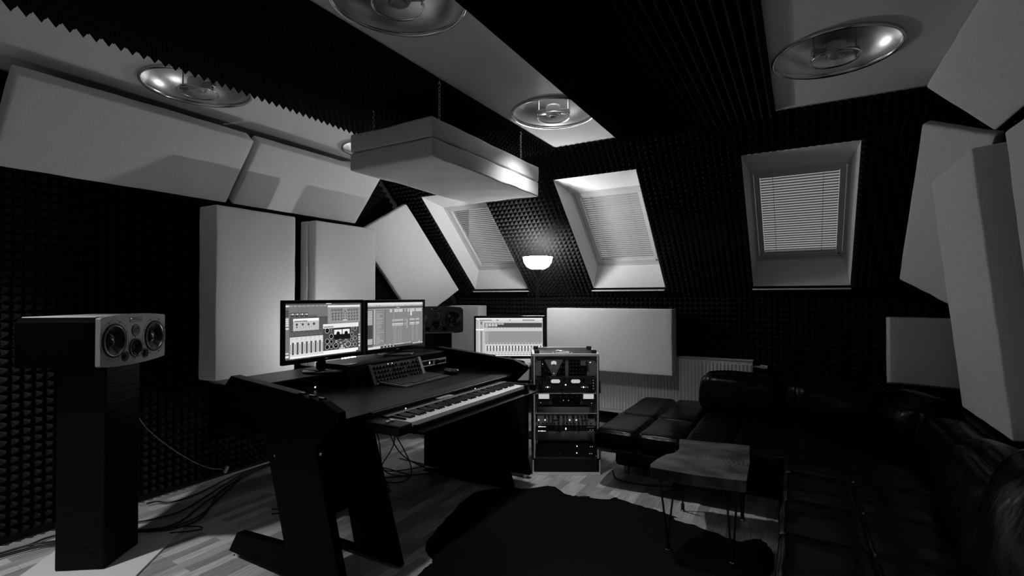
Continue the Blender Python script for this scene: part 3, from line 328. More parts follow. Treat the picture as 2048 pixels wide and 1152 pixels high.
M3 = [('r',0,0,1,1,195),('r',0,0,1,0.04,240),('r',0,0.045,1,0.07,135),('r',0.02,0.045,0.05,0.07,225),('r',0.24,0.045,0.3,0.07,225),('r',0.34,0.045,0.5,0.07,225),('r',0.52,0.045,0.7,0.07,225),('r',0.88,0.045,0.99,0.07,225),('r',0.13,0.075,1,0.125,210),('r',0.13,0.13,0.99,0.25,75),('r',0.14,0.14,0.18,0.24,195),('r',0.187,0.14,0.227,0.225,195),('r',0.234,0.14,0.274,0.225,195),('r',0.281,0.14,0.321,0.225,195),('r',0.33,0.14,0.37,0.175,195),('r',0.377,0.14,0.417,0.175,195),('r',0.13,0.26,0.99,0.34,210),('r',0.175,0.255,0.18,0.3,150),('r',0.222,0.255,0.227,0.3,150),('r',0.269,0.255,0.274,0.3,150),('r',0.316,0.255,0.321,0.3,150),('r',0.363,0.255,0.368,0.3,150),('r',0.41,0.255,0.415,0.3,150),('r',0.457,0.255,0.462,0.3,150),('r',0.504,0.255,0.509,0.3,150),('r',0.551,0.255,0.556,0.3,150),('r',0.598,0.255,0.603,0.3,150),('r',0.645,0.255,0.65,0.3,150),('r',0.692,0.255,0.697,0.3,150),('r',0.739,0.255,0.744,0.3,150),('r',0.786,0.255,0.791,0.3,150),('r',0.833,0.255,0.838,0.3,150),('r',0.88,0.255,0.885,0.3,150),('r',0.927,0.255,0.932,0.3,150),('r',0.974,0.255,0.979,0.3,150),('r',0.18,0.35,0.99,0.655,150),('r',0.135,0.35,0.178,0.655,165),('r',0.19,0.35,0.192,0.655,165),('r',0.2135,0.35,0.2155,0.655,165),('r',0.237,0.35,0.239,0.655,165),('r',0.2605,0.35,0.2625,0.655,165),('r',0.284,0.35,0.286,0.655,165),('r',0.3075,0.35,0.3095,0.655,165),('r',0.331,0.35,0.333,0.655,165),('r',0.3545,0.35,0.3565,0.655,165),('r',0.378,0.35,0.38,0.655,165),('r',0.4015,0.35,0.4035,0.655,165),('r',0.425,0.35,0.427,0.655,165),('r',0.4485,0.35,0.4505,0.655,165),('r',0.472,0.35,0.474,0.655,165),('r',0.4955,0.35,0.4975,0.655,165),('r',0.519,0.35,0.521,0.655,165),('r',0.5425,0.35,0.5445,0.655,165),('r',0.566,0.35,0.568,0.655,165),('r',0.5895,0.35,0.5915,0.655,165),('r',0.613,0.35,0.615,0.655,165),('r',0.6365,0.35,0.6385,0.655,165),('r',0.66,0.35,0.662,0.655,165),('r',0.6835,0.35,0.6855,0.655,165),('r',0.707,0.35,0.709,0.655,165),('r',0.7305,0.35,0.7325,0.655,165),('r',0.754,0.35,0.756,0.655,165),('r',0.7775,0.35,0.7795,0.655,165),('r',0.801,0.35,0.803,0.655,165),('r',0.8245,0.35,0.8265,0.655,165),('r',0.848,0.35,0.85,0.655,165),('r',0.8715,0.35,0.8735,0.655,165),('r',0.895,0.35,0.897,0.655,165),('r',0.9185,0.35,0.9205,0.655,165),('r',0.942,0.35,0.944,0.655,165),('r',0.9655,0.35,0.9675,0.655,165),('r',0.14,0.665,0.17,0.68,45),('r',0.187,0.665,0.217,0.68,45),('r',0.234,0.665,0.264,0.68,45),('r',0.281,0.665,0.311,0.68,45),('r',0.328,0.665,0.358,0.68,45),('r',0.375,0.665,0.405,0.68,45),('r',0.422,0.665,0.452,0.68,45),('r',0.469,0.665,0.499,0.68,45),('r',0.516,0.665,0.546,0.68,45),('r',0.563,0.665,0.593,0.68,45),('r',0.61,0.665,0.64,0.68,45),('r',0.657,0.665,0.687,0.68,45),('r',0.704,0.665,0.734,0.68,45),('r',0.751,0.665,0.781,0.68,45),('r',0.798,0.665,0.828,0.68,45),('r',0.845,0.665,0.875,0.68,45),('r',0.892,0.665,0.922,0.68,45),('r',0.939,0.665,0.969,0.68,45),('r',0.13,0.69,0.99,0.97,210),('r',0.163,0.73,0.178,0.875,60),('r',0.19,0.745,0.2,0.79,255),('r',0.14,0.9,0.17,0.905,90),('r',0.14,0.955,0.168,0.968,60),('r',0.21,0.73,0.225,0.875,60),('r',0.237,0.745,0.247,0.79,255),('r',0.187,0.9,0.217,0.905,90),('r',0.187,0.955,0.215,0.968,60),('r',0.257,0.73,0.272,0.875,60),('r',0.284,0.745,0.294,0.79,255),('r',0.234,0.9,0.264,0.905,90),('r',0.234,0.955,0.262,0.968,60),('r',0.304,0.73,0.319,0.875,60),('r',0.331,0.745,0.341,0.79,255),('r',0.281,0.9,0.311,0.905,90),('r',0.281,0.955,0.309,0.968,60),('r',0.351,0.73,0.366,0.875,60),('r',0.378,0.745,0.388,0.79,255),('r',0.328,0.9,0.358,0.905,90),('r',0.328,0.955,0.356,0.968,60),('r',0.398,0.73,0.413,0.875,60),('r',0.425,0.745,0.435,0.79,255),('r',0.375,0.9,0.405,0.905,90),('r',0.375,0.955,0.403,0.968,60),('r',0.445,0.73,0.46,0.875,60),('r',0.472,0.745,0.482,0.79,255),('r',0.422,0.9,0.452,0.905,90),('r',0.422,0.955,0.45,0.968,60),('r',0.492,0.73,0.507,0.875,60),('r',0.519,0.745,0.529,0.79,255),('r',0.469,0.9,0.499,0.905,90),('r',0.469,0.955,0.497,0.968,60),('r',0.539,0.73,0.554,0.875,60),('r',0.566,0.745,0.576,0.79,255),('r',0.516,0.9,0.546,0.905,90),('r',0.516,0.955,0.544,0.968,60),('r',0.586,0.73,0.601,0.875,60),('r',0.613,0.745,0.623,0.79,255),('r',0.563,0.9,0.593,0.905,90),('r',0.563,0.955,0.591,0.968,60),('r',0.633,0.73,0.648,0.875,60),('r',0.66,0.745,0.67,0.79,255),('r',0.61,0.9,0.64,0.905,90),('r',0.61,0.955,0.638,0.968,60),('r',0.68,0.73,0.695,0.875,60),('r',0.707,0.745,0.717,0.79,255),('r',0.657,0.9,0.687,0.905,90),('r',0.657,0.955,0.685,0.968,60),('r',0.727,0.73,0.742,0.875,60),('r',0.754,0.745,0.764,0.79,255),('r',0.704,0.9,0.734,0.905,90),('r',0.704,0.955,0.732,0.968,60),('r',0.774,0.73,0.789,0.875,60),('r',0.801,0.745,0.811,0.79,255),('r',0.751,0.9,0.781,0.905,90),('r',0.751,0.955,0.779,0.968,60),('r',0.821,0.73,0.836,0.875,60),('r',0.848,0.745,0.858,0.79,255),('r',0.798,0.9,0.828,0.905,90),('r',0.798,0.955,0.826,0.968,60),('r',0.868,0.73,0.883,0.875,60),('r',0.895,0.745,0.905,0.79,255),('r',0.845,0.9,0.875,0.905,90),('r',0.845,0.955,0.873,0.968,60),('r',0.915,0.73,0.93,0.875,60),('r',0.942,0.745,0.952,0.79,255),('r',0.892,0.9,0.922,0.905,90),('r',0.892,0.955,0.92,0.968,60),('r',0.962,0.73,0.977,0.875,60),('r',0.989,0.745,0.999,0.79,255),('r',0.939,0.9,0.969,0.905,90),('r',0.939,0.955,0.967,0.968,60),('r',0.13,0.975,1,1,240),('r',0,0.07,0.12,0.96,180),('r',0.04,0.09,0.065,0.103,225),('r',0.1,0.09,0.115,0.103,225),('r',0.04,0.118,0.065,0.131,225),('r',0.1,0.118,0.115,0.131,225),('r',0.04,0.146,0.065,0.159,225),('r',0.1,0.146,0.115,0.159,225),('r',0.04,0.174,0.065,0.187,225),('r',0.1,0.174,0.115,0.187,225),('r',0.04,0.202,0.065,0.215,225),('r',0.1,0.202,0.115,0.215,225),('r',0.04,0.23,0.065,0.243,225),('r',0.1,0.23,0.115,0.243,225),('r',0.04,0.258,0.065,0.271,225),('r',0.1,0.258,0.115,0.271,225),('r',0.04,0.286,0.065,0.299,225),('r',0.1,0.286,0.115,0.299,225),('r',0.04,0.314,0.065,0.327,225),('r',0.1,0.314,0.115,0.327,225),('r',0.04,0.342,0.065,0.355,225),('r',0.1,0.342,0.115,0.355,225),('r',0.04,0.37,0.065,0.383,225),('r',0.1,0.37,0.115,0.383,225),('r',0.04,0.398,0.065,0.411,225),('r',0.1,0.398,0.115,0.411,225),('r',0.04,0.426,0.065,0.439,225),('r',0.1,0.426,0.115,0.439,225),('r',0.04,0.454,0.065,0.467,225),('r',0.1,0.454,0.115,0.467,225),('r',0.04,0.482,0.065,0.495,225),('r',0.1,0.482,0.115,0.495,225),('r',0.04,0.51,0.065,0.523,225),('r',0.1,0.51,0.115,0.523,225),('r',0.04,0.538,0.065,0.551,225),('r',0.1,0.538,0.115,0.551,225),('r',0.04,0.566,0.065,0.579,225),('r',0.1,0.566,0.115,0.579,225),('r',0.04,0.594,0.065,0.607,225),('r',0.1,0.594,0.115,0.607,225),('r',0.04,0.622,0.065,0.635,225),('r',0.1,0.622,0.115,0.635,225),('r',0.04,0.65,0.065,0.663,225),('r',0.1,0.65,0.115,0.663,225),('r',0.04,0.678,0.065,0.691,225),('r',0.1,0.678,0.115,0.691,225),('r',0.04,0.706,0.065,0.719,225),('r',0.1,0.706,0.115,0.719,225),('r',0.04,0.734,0.065,0.747,225),('r',0.1,0.734,0.115,0.747,225),('r',0.04,0.762,0.065,0.775,225),('r',0.1,0.762,0.115,0.775,225),('r',0.04,0.79,0.065,0.803,225),('r',0.1,0.79,0.115,0.803,225),('r',0.04,0.818,0.065,0.831,225),('r',0.1,0.818,0.115,0.831,225),('r',0.04,0.846,0.065,0.859,225),('r',0.1,0.846,0.115,0.859,225),('r',0.04,0.874,0.065,0.887,225),('r',0.1,0.874,0.115,0.887,225),('r',0.04,0.902,0.065,0.915,225),('r',0.1,0.902,0.115,0.915,225),('r',0.065,0.1,0.095,0.17,120),('r',0.065,0.35,0.095,0.9,135),('r',0,0.29,0.12,0.325,255)]
# ================================================================= ROOM
XL, XR, YF, YB, ZC = -3.93, 1.15, -1.5, 5.345, 2.697
YC = 3.939; TS = .952
nS = Vector((0, -.6895, -.7243)); dS = Vector((0, .7243, -.6895))
SL = frame_T((0, YC, ZC), (1, 0, 0), dS, nS)       # x along the wall, y down the slope, z into the room
SLEN = 1.881
struct(MB().b2((XL-.1, YF-.1, -.1), (XR+.1, YB+.3, 0)).build('floor', 'floor'))
struct(MB().b2((XL-.12, YF-.1, 0), (XL, YB+.3, ZC+.1)).build('wall_left', 'wall_dark'))
struct(MB().b2((XR, YF-.1, 0), (XR+.12, YB+.3, ZC+.1)).build('wall_right', 'wall_dark'))
struct(MB().b2((XL, YB, 0), (XR, YB+.12, 1.40)).build('wall_window', 'wall_dark'))
struct(MB().b2((XL, YF-.12, 0), (XR, YF, ZC)).build('wall_front', 'plaster'))

# ceiling with round openings for the recessed lamps
LAMPS = [(-3.205, 1.69), (-3.205, 3.2), (-1.50, 1.62), (-1.495, 3.19), (.175, 3.15), (-3.205, .17), (.175, .17)]
LR = .288
def ceiling():
    bm = bmesh.new(); x0, x1, y0, y1 = XL, XR, YF, YC+.06
    n = 40; mb = MB()
    # strips of quads around each lamp cell
    cells = {}
    xs = sorted({x0, x1} | {lx-.33 for lx, ly in LAMPS[::2]+LAMPS[-1:]} | {lx+.33 for lx, ly in LAMPS[::2]+LAMPS[-1:]})
    cols = [(-3.205,), (-1.50,), (.175,)]
    colx = [x0]
    for (cx,) in cols: colx += [cx-.33, cx+.33]
    colx.append(x1)
    for i in range(len(colx)-1):
        a, b = colx[i], colx[i+1]
        if b <= a: continue
        ls = [l for l in LAMPS if a+.2 < l[0] < b-.2] if (b-a) < .7 else []
        yy = y0
        for lx, ly in sorted(ls, key=lambda t: t[1]):
            mb.add([(a, yy, ZC), (b, yy, ZC), (b, ly-.33, ZC), (a, ly-.33, ZC)], [(0, 1, 2, 3)])
            sq = []; ci = []
            for k in range(n):
                t = 2*PI*k/n; c_, s_ = math.cos(t), math.sin(t); m = .33/max(abs(c_), abs(s_))
                px, py = lx + c_*m, ly + s_*m
                px = a if abs(px-(lx-.33)) < 1e-6 else (b if abs(px-(lx+.33)) < 1e-6 else px)
                sq.append((px, py, ZC)); ci.append((lx+c_*(LR-.004), ly+s_*(LR-.004), ZC))
            mb.add(sq+ci, [(k, (k+1) % n, n+(k+1) % n, n+k) for k in range(n)])
            # corners of the square are cut by the sampling only at 45 degree points, n divisible by 8 keeps them
            yy = ly+.33
        mb.add([(a, yy, ZC), (b, yy, ZC), (b, y1, ZC), (a, y1, ZC)], [(0, 1, 2, 3)])
    mb.b2((x0-.1, y0-.1, ZC+.28), (x1+.1, YC+.1, ZC+.32))
    return struct(mb.build('ceiling', 'plaster', fix=False))
ceiling()
# sloped roof wall with three window openings
WIN = [(-3.548, -2.79), (-1.973, -1.20), (-.381, .38)]
WS0, WS1 = .339, 1.771
def slope():
    mb = MB(); n0, n1 = -.30, -.035
    mb.b2((XL, 0, n0), (XR, WS0, n1), SL); mb.b2((XL, WS1, n0), (XR, SLEN+.06, n1), SL)
    xs = [XL] + [q for w in WIN for q in w] + [XR]
    for i in range(0, len(xs), 2): mb.b2((xs[i], WS0, n0), (xs[i+1], WS1, n1), SL)
    struct(mb.build('wall_slope', 'wall_dark'))
slope()
def window(i, x0, x1):
    root = D.objects.new('window_%d' % i, None); COL.objects.link(root); struct(root)
    root['label'] = ('roof window with white frame, partly hidden behind the hanging panel', 'roof window with white frame to the right of the floor lamp', 'roof window with white frame in the dark right part of the slope')[i-1]
    ix0, ix1, iy0, iy1, zz = x0+.032, x1-.032, .632, 1.625, -.215
    P = [SL @ Vector(q) for q in ((x0, WS0, -.022), (x1, WS0, -.022), (x1, WS1, -.022), (x0, WS1, -.022))]
    Q = [SL @ Vector(q) for q in ((ix0, iy0, zz), (ix1, iy0, zz), (ix1, iy1, zz), (ix0, iy1, zz))]
    mb = MB(); mb.add(P+Q, [(k, (k+1) % 4, 4+(k+1) % 4, 4+k) for k in range(4)])
    mb.build('reveal', 'plaster', root, fix=False)
    mb = MB(); a = SL @ Vector((x0, WS1, 0)); mb.b2((x0-.005, a.y-.03, a.z-.022), (x1+.005, a.y+.06, a.z-.008), r=.004)
    mb.build('sill', 'white_paint', root)
    def ring(mb, a0, a1, b0, b1, w, z0, z1, r=.004):
        mb.b2((a0, b0, z0), (a1, b0+w, z1), SL, r); mb.b2((a0, b1-w, z0), (a1, b1, z1), SL, r)
        mb.b2((a0, b0+w, z0), (a0+w, b1-w, z1), SL, r); mb.b2((a1-w, b0+w, z0), (a1, b1-w, z1), SL, r)
    mb = MB(); ring(mb, ix0-.02, ix1+.02, iy0-.02, iy1+.02, .042, -.29, -.214); mb.build('window_frame', 'frame_white', root)
    mb = MB(); ring(mb, ix0+.026, ix1-.026, iy0+.026, iy1-.026, .042, -.28, -.222); mb.build('sash', 'frame_white', root)
    mb = MB(); mb.b2((ix0+.05, iy0+.05, -.275), (ix1-.05, iy1-.05, -.270), SL); mb.build('pane', 'glass', root)
    mb = MB(); mb.cyl(SL @ Vector((ix1-.04, iy1-.06, -.215)), SL @ Vector((ix1-.055, iy1-.06, -.215)), .006, n=10); mb.build('blind_stop', 'screw', root)
    # blind
    bl = thing('venetian_blind', ('closed slatted blind in the roof window behind the hanging panel', 'closed slatted blind in the roof window right of the floor lamp', 'closed slatted blind in the rightmost roof window')[i-1], 'blind', SL @ Vector((x0, 1.55, -.24)), 0, 'venetian blinds in the roof windows')
    inv = Matrix.Translation(-bl.location) @ SL
    bx0, bx1, by0, by1 = ix0+.071, ix1-.071, iy0+.075, iy1-.078
    mb = MB(); n = 30; pitch = (by1-by0-.03)/n
    for k in range(n):
        y = by0 + .02 + pitch*(k+.5); vs = []
        for e in (bx0, bx1):
            for j in range(5):
                t = (j/4-.5); yy = y + t*.0245; z = -.247 + t*-.006 + (.25-t*t)*.006
                vs.append((e, yy, z))
        mb.add(vs, [(j, j+1, 6+j, 5+j) for j in range(4)], True, inv)
    s = mb.build('slats', 'slat', bl, fix=False)
    mb = MB(); mb.b2((bx0, by0-.012, -.262), (bx1, by0+.012, -.236), inv, r=.003); mb.build('head_rail', 'frame_white', bl)
    mb = MB(); mb.b2((bx0, by1-.006, -.257), (bx1, by1+.012, -.238), inv, r=.004); mb.build('bottom_rail', 'frame_white', bl)
    for q in (.17, .81):
        mb = MB(); xx = bx0+(bx1-bx0)*q; mb.b2((xx-.0015, by0, -.237), (xx+.0015, by1, -.235), inv); mb.build('ladder_cord', 'mark', bl)
for i, (a, b) in enumerate(WIN): window(i+1, a, b)

# ================================================================= ACOUSTIC FOAM
def foam(label, T, lu, lv, h=.042, base=.012, nu=None, nv=None, group=None, skip=None, back=None, name='pyramid_foam_sheet'):
    nu = nu or max(1, round(lu/.0505)); nv = nv or max(1, round(lv/.0505)); pu, pv = lu/nu, lv/nv
    mb = MB(); vs = []; fs = []
    W_ = nu+1
    for j in range(nv+1):
        for i in range(W_): vs.append(T @ Vector((i*pu, j*pv, base)))
    for j in range(nv):
        for i in range(nu):
            tip = T @ Vector(((i+.5)*pu, (j+.5)*pv, base+h))
            if skip and skip(tip): continue
            k = len(vs); vs.append(tip)
            a, b, c, d = j*W_+i, j*W_+i+1, (j+1)*W_+i+1, (j+1)*W_+i
            fs += [(a, b, k), (b, c, k), (c, d, k), (d, a, k)]
    mb.add(vs, fs)
    c0 = back or [(0, 0), (lu, 0), (lu, lv), (0, lv)]; nb = len(c0)
    vb = [T @ Vector((a, b, 0)) for a, b in c0] + [T @ Vector((a, b, base)) for a, b in c0]
    mb.add(vb, [tuple(range(nb))] + [(k, (k+1) % nb, nb+(k+1) % nb, nb+k) for k in range(nb)])
    o = mb.build(name, 'foam', fix=False)
    return tag(o, label, 'acoustic foam', group)
X_, Y_, Z_ = Vector((1, 0, 0)), Vector((0, 1, 0)), Vector((0, 0, 1))
def FT(o, u, v, n): return frame_T(o, u, v, n)
foam('black pyramid foam covering the ceiling between the left and middle white strips', FT((-2.966, -.06, ZC-.001), X_, Y_, -Z_), 1.123, 4.0, h=.05)
def wedge(label, x0, x1, y0, y1, n, h):
    p = (x1-x0)/n; pr = [(x0, ZC-.001), (x0, ZC-.014)]
    for k in range(n): pr += [(x0+(k+.5)*p, ZC-.014-h), (x0+(k+1)*p, ZC-.014)]
    pr.append((x1, ZC-.001)); o = MB().prism(pr, y0, y1, 'y').build('wedge_foam_sheet', 'foam'); return tag(o, label, 'acoustic foam')
wedge('black ridged foam covering the ceiling between the middle and right white strips', -1.267, -.135, -.06, YC-.01, 22, .042)
off = -.034
def fslope(x0, x1, s0, s1, label):
    return foam(label, SL @ Matrix.Translation((x0, s0, off)), x1-x0, s1-s0)
fslope(XL+.06, WIN[0][0]-.001, .0, SLEN, 'black pyramid foam strip on the slope left of the leftmost roof window')
fslope(WIN[0][1]+.001, WIN[1][0]-.001, .0, SLEN, 'brightly lit pyramid foam strip on the slope right behind the floor lamp')
fslope(WIN[1][1]+.001, WIN[2][0]-.001, .0, SLEN, 'black pyramid foam strip on the slope between the middle and right roof windows')
fslope(WIN[2][1]+.001, XR-.06, .0, SLEN, 'black pyramid foam strip on the slope right of the rightmost roof window')
for k, (a, b) in enumerate(WIN):
    fslope(a-.001, b+.001, .0, WS0-.001, 'black pyramid foam above the %s roof window' % ('leftmost', 'middle', 'rightmost')[k])
    fslope(a-.001, b+.001, WS1+.02, SLEN, 'narrow pyramid foam strip under the %s roof window' % ('leftmost', 'middle', 'rightmost')[k])
foam('black pyramid foam covering the low window wall from floor to slope', FT((XL+.06, YB-.001, .06), X_, Z_, -Y_), XR-XL-.12, 1.332)
clipf = lambda q: .952*q.y+q.z > 6.36
bk = [(0, 0), (5.32, 0), (5.32, 1.25), (5.0, 1.62), (3.92, 2.6), (0, 2.6)]
foam('black pyramid foam covering the whole left wall behind the desk', FT((XL+.001, -.06, .04), Y_, Z_, X_), 5.36, 2.6, h=.045, skip=clipf, back=bk)
foam('black pyramid foam covering the right wall behind the leather sofa', FT((XR-.001, -.06, .04), Y_, Z_, -X_), 5.3, 2.6, skip=clipf, back=bk)

# ================================================================= WHITE ABSORBERS
def pad(label, T, size, name='acoustic_panel', cat='acoustic panel', group='white fleece covered acoustic panels', seed=0, layers=1, amp=.0035, r=.013):
    """size = width, thickness, height; T places the centre, local y is thickness"""
    root = tag(D.objects.new(name, None), label, cat, group) if layers > 1 else None
    if layers == 1:
        o = soft(size, r=r, step=.05, amp=amp, nscale=6, seed=seed).build(name, 'pad'); o.matrix_world = T
        return tag(o, label, cat, group)
    COL.objects.link(root); root.matrix_world = T
    th = size[1]/layers
    for k in range(layers):
        o = soft((size[0], th-.003, size[2]), r=.014, step=.05, amp=amp, nscale=6, seed=seed+k).build('slab', 'pad', root)
        o.location = (0, -size[1]/2+th*(k+.5), 0)
    return root
def face(p00, xdir, zdir, w, h, th):
    """matrix for a pad whose front face has its lower-left corner at p00; front normal = x cross z reversed"""
    x = Vector(xdir).normalized(); z = Vector(zdir).normalized(); y = z.cross(x).normalized(); z = x.cross(y)
    c = Vector(p00) + x*w/2 + z*h/2 + y*th/2
    return frame_T(c, x, y, z)
# on the left wall, front faces look to +x, viewer's right is +y
pa = pad('tall white panel standing off the left wall behind the left screen', face((-3.46, 1.948, .822), Y_, Z_, .629, 1.214, .20), (.629, .20, 1.214), seed=1)
pb = pad('tall white two-slab panel on the left wall behind the gap and right screen', face((-3.46, 2.767, .822), Y_, Z_, .678, 1.214, .20), (.678, .20, 1.214), seed=2, layers=2)
for q, w_ in ((pa, .64), (pb, .69)):
    for s_ in (-1, 1):
        MB().box((s_*w_*.28, .203, 0), (.06, .208, .9)).build('wall_batten', 'desk_mat', q)
up = Vector((-3.445+3.80, 0, 2.54-2.118))
pad('long white panel leaning under the ceiling above the left loudspeaker', face((-3.80, .935, 2.118), Y_, up, 1.283, up.length, .12), (1.283, .12, up.length), seed=3)
pad('white panel leaning under the ceiling above the two desk screens', face((-3.80, 2.262, 2.118), Y_, up, 1.24, up.length, .12), (1.24, .12, up.length), seed=4)
# corner panel between left wall and slope
A = Vector((-3.62, 4.098, 2.395)); B = Vector((-3.655, 5.02, 1.50)); C_ = Vector((-3.84, 3.73, 2.06))
zc = (A-B).normalized(); xc = (A-C_).normalized()
nrm = zc.cross(xc).normalized()
def quadpad(label, tl, tr, br, bl, th, seed):
    # tl..bl = front face corners; slab follows them, thickness behind
    tl, tr, br, bl = map(Vector, (tl, tr, br, bl)); n = (tr-tl).cross(bl-tl).normalized()  # points away from viewer
    mb = soft((1, th, 1), r=.02, step=.06, amp=.004, nscale=6, seed=seed)
    vs = []
    for v in mb.v:
        u = v.x+.5; w = v.z+.5
        p = bl*(1-u)*(1-w) + br*u*(1-w) + tr*u*w + tl*(1-u)*w
        vs.append(p + n*(v.y+th/2))
    mb.v = vs; o = mb.build('acoustic_panel', 'pad'); return tag(o, label, 'acoustic panel', 'white fleece covered acoustic panels')
quadpad('white panel leaning across the corner between left wall and slope, behind the right loudspeaker', (-3.80, 3.512, 2.03), (-3.66, 4.09, 2.40), (-3.66, 5.06, 1.48), (-3.80, 4.423, 1.105), .06, 5)
quadpad('white panel leaning across the corner of slope and right wall', (.675, 4.0, 2.48), (.94, 3.705, 2.277), (.94, 4.724, 1.323), (.685, 5.02, 1.525), .07, 6)
upr = Vector((-.1255, 0, 1.3485))
pad('white panel standing against the right wall behind the sofa, seen edge on', face((.823, 3.897, .740), -Y_, upr, .81, upr.length, .19), (.81, .19, upr.length), seed=7)
pad('white panel cut by the right edge of the photo, nearest on the right wall', face((.874, 2.90, .74), -Y_, Vector((-.107, 0, 1.36)), 1.0, 1.364, .20), (1.0, .20, 1.364), seed=8)
upc = Vector((.638-.932, 0, 2.6-2.297))
pad('white panel leaning under the ceiling along the right wall', face((.932, 3.671, 2.297), -Y_, upc, 1.6, upc.length, .10), (1.6, .10, upc.length), seed=9)
# panels on the low window wall, front faces look to -y
pad('wide white panel above the radiator behind the equipment rack', face((-2.46, 5.05, .61), X_, Z_, 1.37, .66, .19), (1.37, .19, .66), seed=10)
pad('white panel on the low wall behind the right loudspeaker and third screen', face((-3.83, 5.08, .60), X_, Z_, .44, .69, .18), (.44, .18, .69), seed=11)
pad('white panel on the low wall behind the sofa corner', face((.628, 5.1, .42), X_, Z_, .45, .80, .16), (.45, .16, .80), seed=12)

# ---- hanging cloud
cl = thing('hanging_acoustic_cloud', 'thick white two-slab panel hanging on chains below the ceiling', 'acoustic panel', (-2.14, 2.9, 2.2))
for k, (z, h) in enumerate(((.0575, .113), (.1745, .115))):
    o = soft((.67, 1.335, h), r=.012, step=.04, amp=.006, nscale=5, seed=20+k).build(('lower_slab', 'upper_slab')[k], 'pad', cl); o.location = (0 if k == 0 else .003, 0, z)
HK = [(-1.845, 2.345, 'chain at the near right corner of the hanging panel, hooked by the middle white strip'), (-2.435, 2.40, 'chain at the near left corner of the hanging panel, on the black ceiling foam'), (-1.853, 3.36, 'chain at the far right corner of the hanging panel beside the lit ceiling lamp'), (-2.435, 3.42, 'chain at the far left corner of the hanging panel')]
for x, y, lab in HK[:3]:
    ch = thing('hanging_chain', lab, 'chain', (x, y, 2.435), 0, 'chains of the hanging panel')
    mb = MB(); L = 2.640-2.435; n = 11; 
    for k in range(n):
        z = .006+k*(L/n); a, b = .0065, .011; pts = []
        for j in range(10):
            t = 2*PI*j/10; q = (a*math.cos(t), 0, b*math.sin(t)) if k % 2 else (0, a*math.cos(t), b*math.sin(t)); pts.append((q[0], q[1], z+q[2]+.006))
        mb.tube(pts, .0019, 6, closed=True)
    mb.build('links', 'ring', ch)
    mb = MB(); mb.tube([(0, .010*math.sin(t), L+.018-.012*math.cos(t)) for t in [i*PI/6 for i in range(10)]] , .0028, 6)
    mb.tube([(0, 0, L+.03), (0, 0, ZC-2.435)], .0028, 6); mb.build('ceiling_hook', 'ring', ch)

# ================================================================= CEILING LAMPS
def ceiling_lamp():
    t = thing('ceiling_lamp', '', 'ceiling lamp', (0, 0, ZC), 0, 'round reflector ceiling lamps')
    R = LR
    MB().lathe([(R-.006, .004), (R-.004, -.012), (R+.006, -.020), (R+.012, -.014), (R+.012, .0), (R-.006, .004)], n=72).build('rim', 'ring', t)
    prof = [(R-.004, -.012)] + [(R*math.cos(a)**.9*.985 if a < PI/2-.01 else .001, .17*math.sin(a)-.01) for a in [i*PI/2/14 for i in range(15)]]
    MB().lathe(prof, n=72).build('reflector', 'mirror', t)
    for s in (-1, 1): MB().cyl((s*.105, 0, .13), (s*.105, 0, -.035), .0045, n=10).build('rod', 'steel', t)
    for s in (-1, 1): MB().box((s*.0725, 0, .005), (.085, .036, .03), r=.004).build('crossbar', 'steel', t)
    MB().lathe([(.001, .045), (.05, .045), (.055, .03), (.055, -.008), (.048, -.02), (.043, -.02), (.04, .0), (.036, .0), (.034, -.022), (.027, -.03), (.025, -.02), (.001, -.016)], n=36).build('lamp_socket', 'socket', t)
    MB().lathe([(.107, -.034), (.112, -.030), (.116, -.034), (.112, -.040), (.107, -.034)], n=56).build('glass_ring', 'ring', t)
    MB().lathe([(.0005, -.035), (.109, -.035)], n=48).build('glass_disc', 'opal', t, fix=False)
    return t
cl0 = ceiling_lamp()
LL = ['round reflector lamp in the left white ceiling strip above the long leaning panel', 'round reflector lamp in the left ceiling strip hidden behind the hanging panel', 'largest round reflector lamp, cut by the top edge of the photo', 'brightest round reflector lamp, at the far end of the middle white ceiling strip', 'round reflector lamp in the white ceiling area at upper right', 'lit reflector lamp in the left ceiling strip, above the left edge of the photo', 'unseen reflector lamp added in the right ceiling area as fill light']
for k, (x, y) in enumerate(LAMPS):
    o = cl0 if k == 0 else copy_tree(cl0); o.location = (x, y, ZC); o['label'] = LL[k]; o.rotation_euler = (0, 0, (.35, .35, .45, .42, .40, .35, .4)[k])
def downlight(x, y, p, ang):
    d = D.lights.new('ceiling_lamp_bulb', 'SPOT'); d.energy = p; d.spot_size = math.radians(ang); d.spot_blend = 1; d.shadow_soft_size = .04
    o = D.objects.new('ceiling_lamp_bulb', d); COL.objects.link(o); o.location = (x, y, ZC-.045)
downlight(*LAMPS[3], DOWN_A, 112)
downlight(*LAMPS[5], DOWN_B, 92)
D.objects['ceiling_lamp_bulb.001'].data.spot_blend = .6
downlight(*LAMPS[6], FILL_C, 155)  # unseen lamp added to brighten the right panels and sofa
ld = D.lights.new('ceiling_lamp_glow', 'POINT'); ld.energy = 1.5; ld.shadow_soft_size = .03
lo = D.objects.new('ceiling_lamp_glow', ld); COL.objects.link(lo); lo.location = (LAMPS[3][0], LAMPS[3][1], ZC+.085)

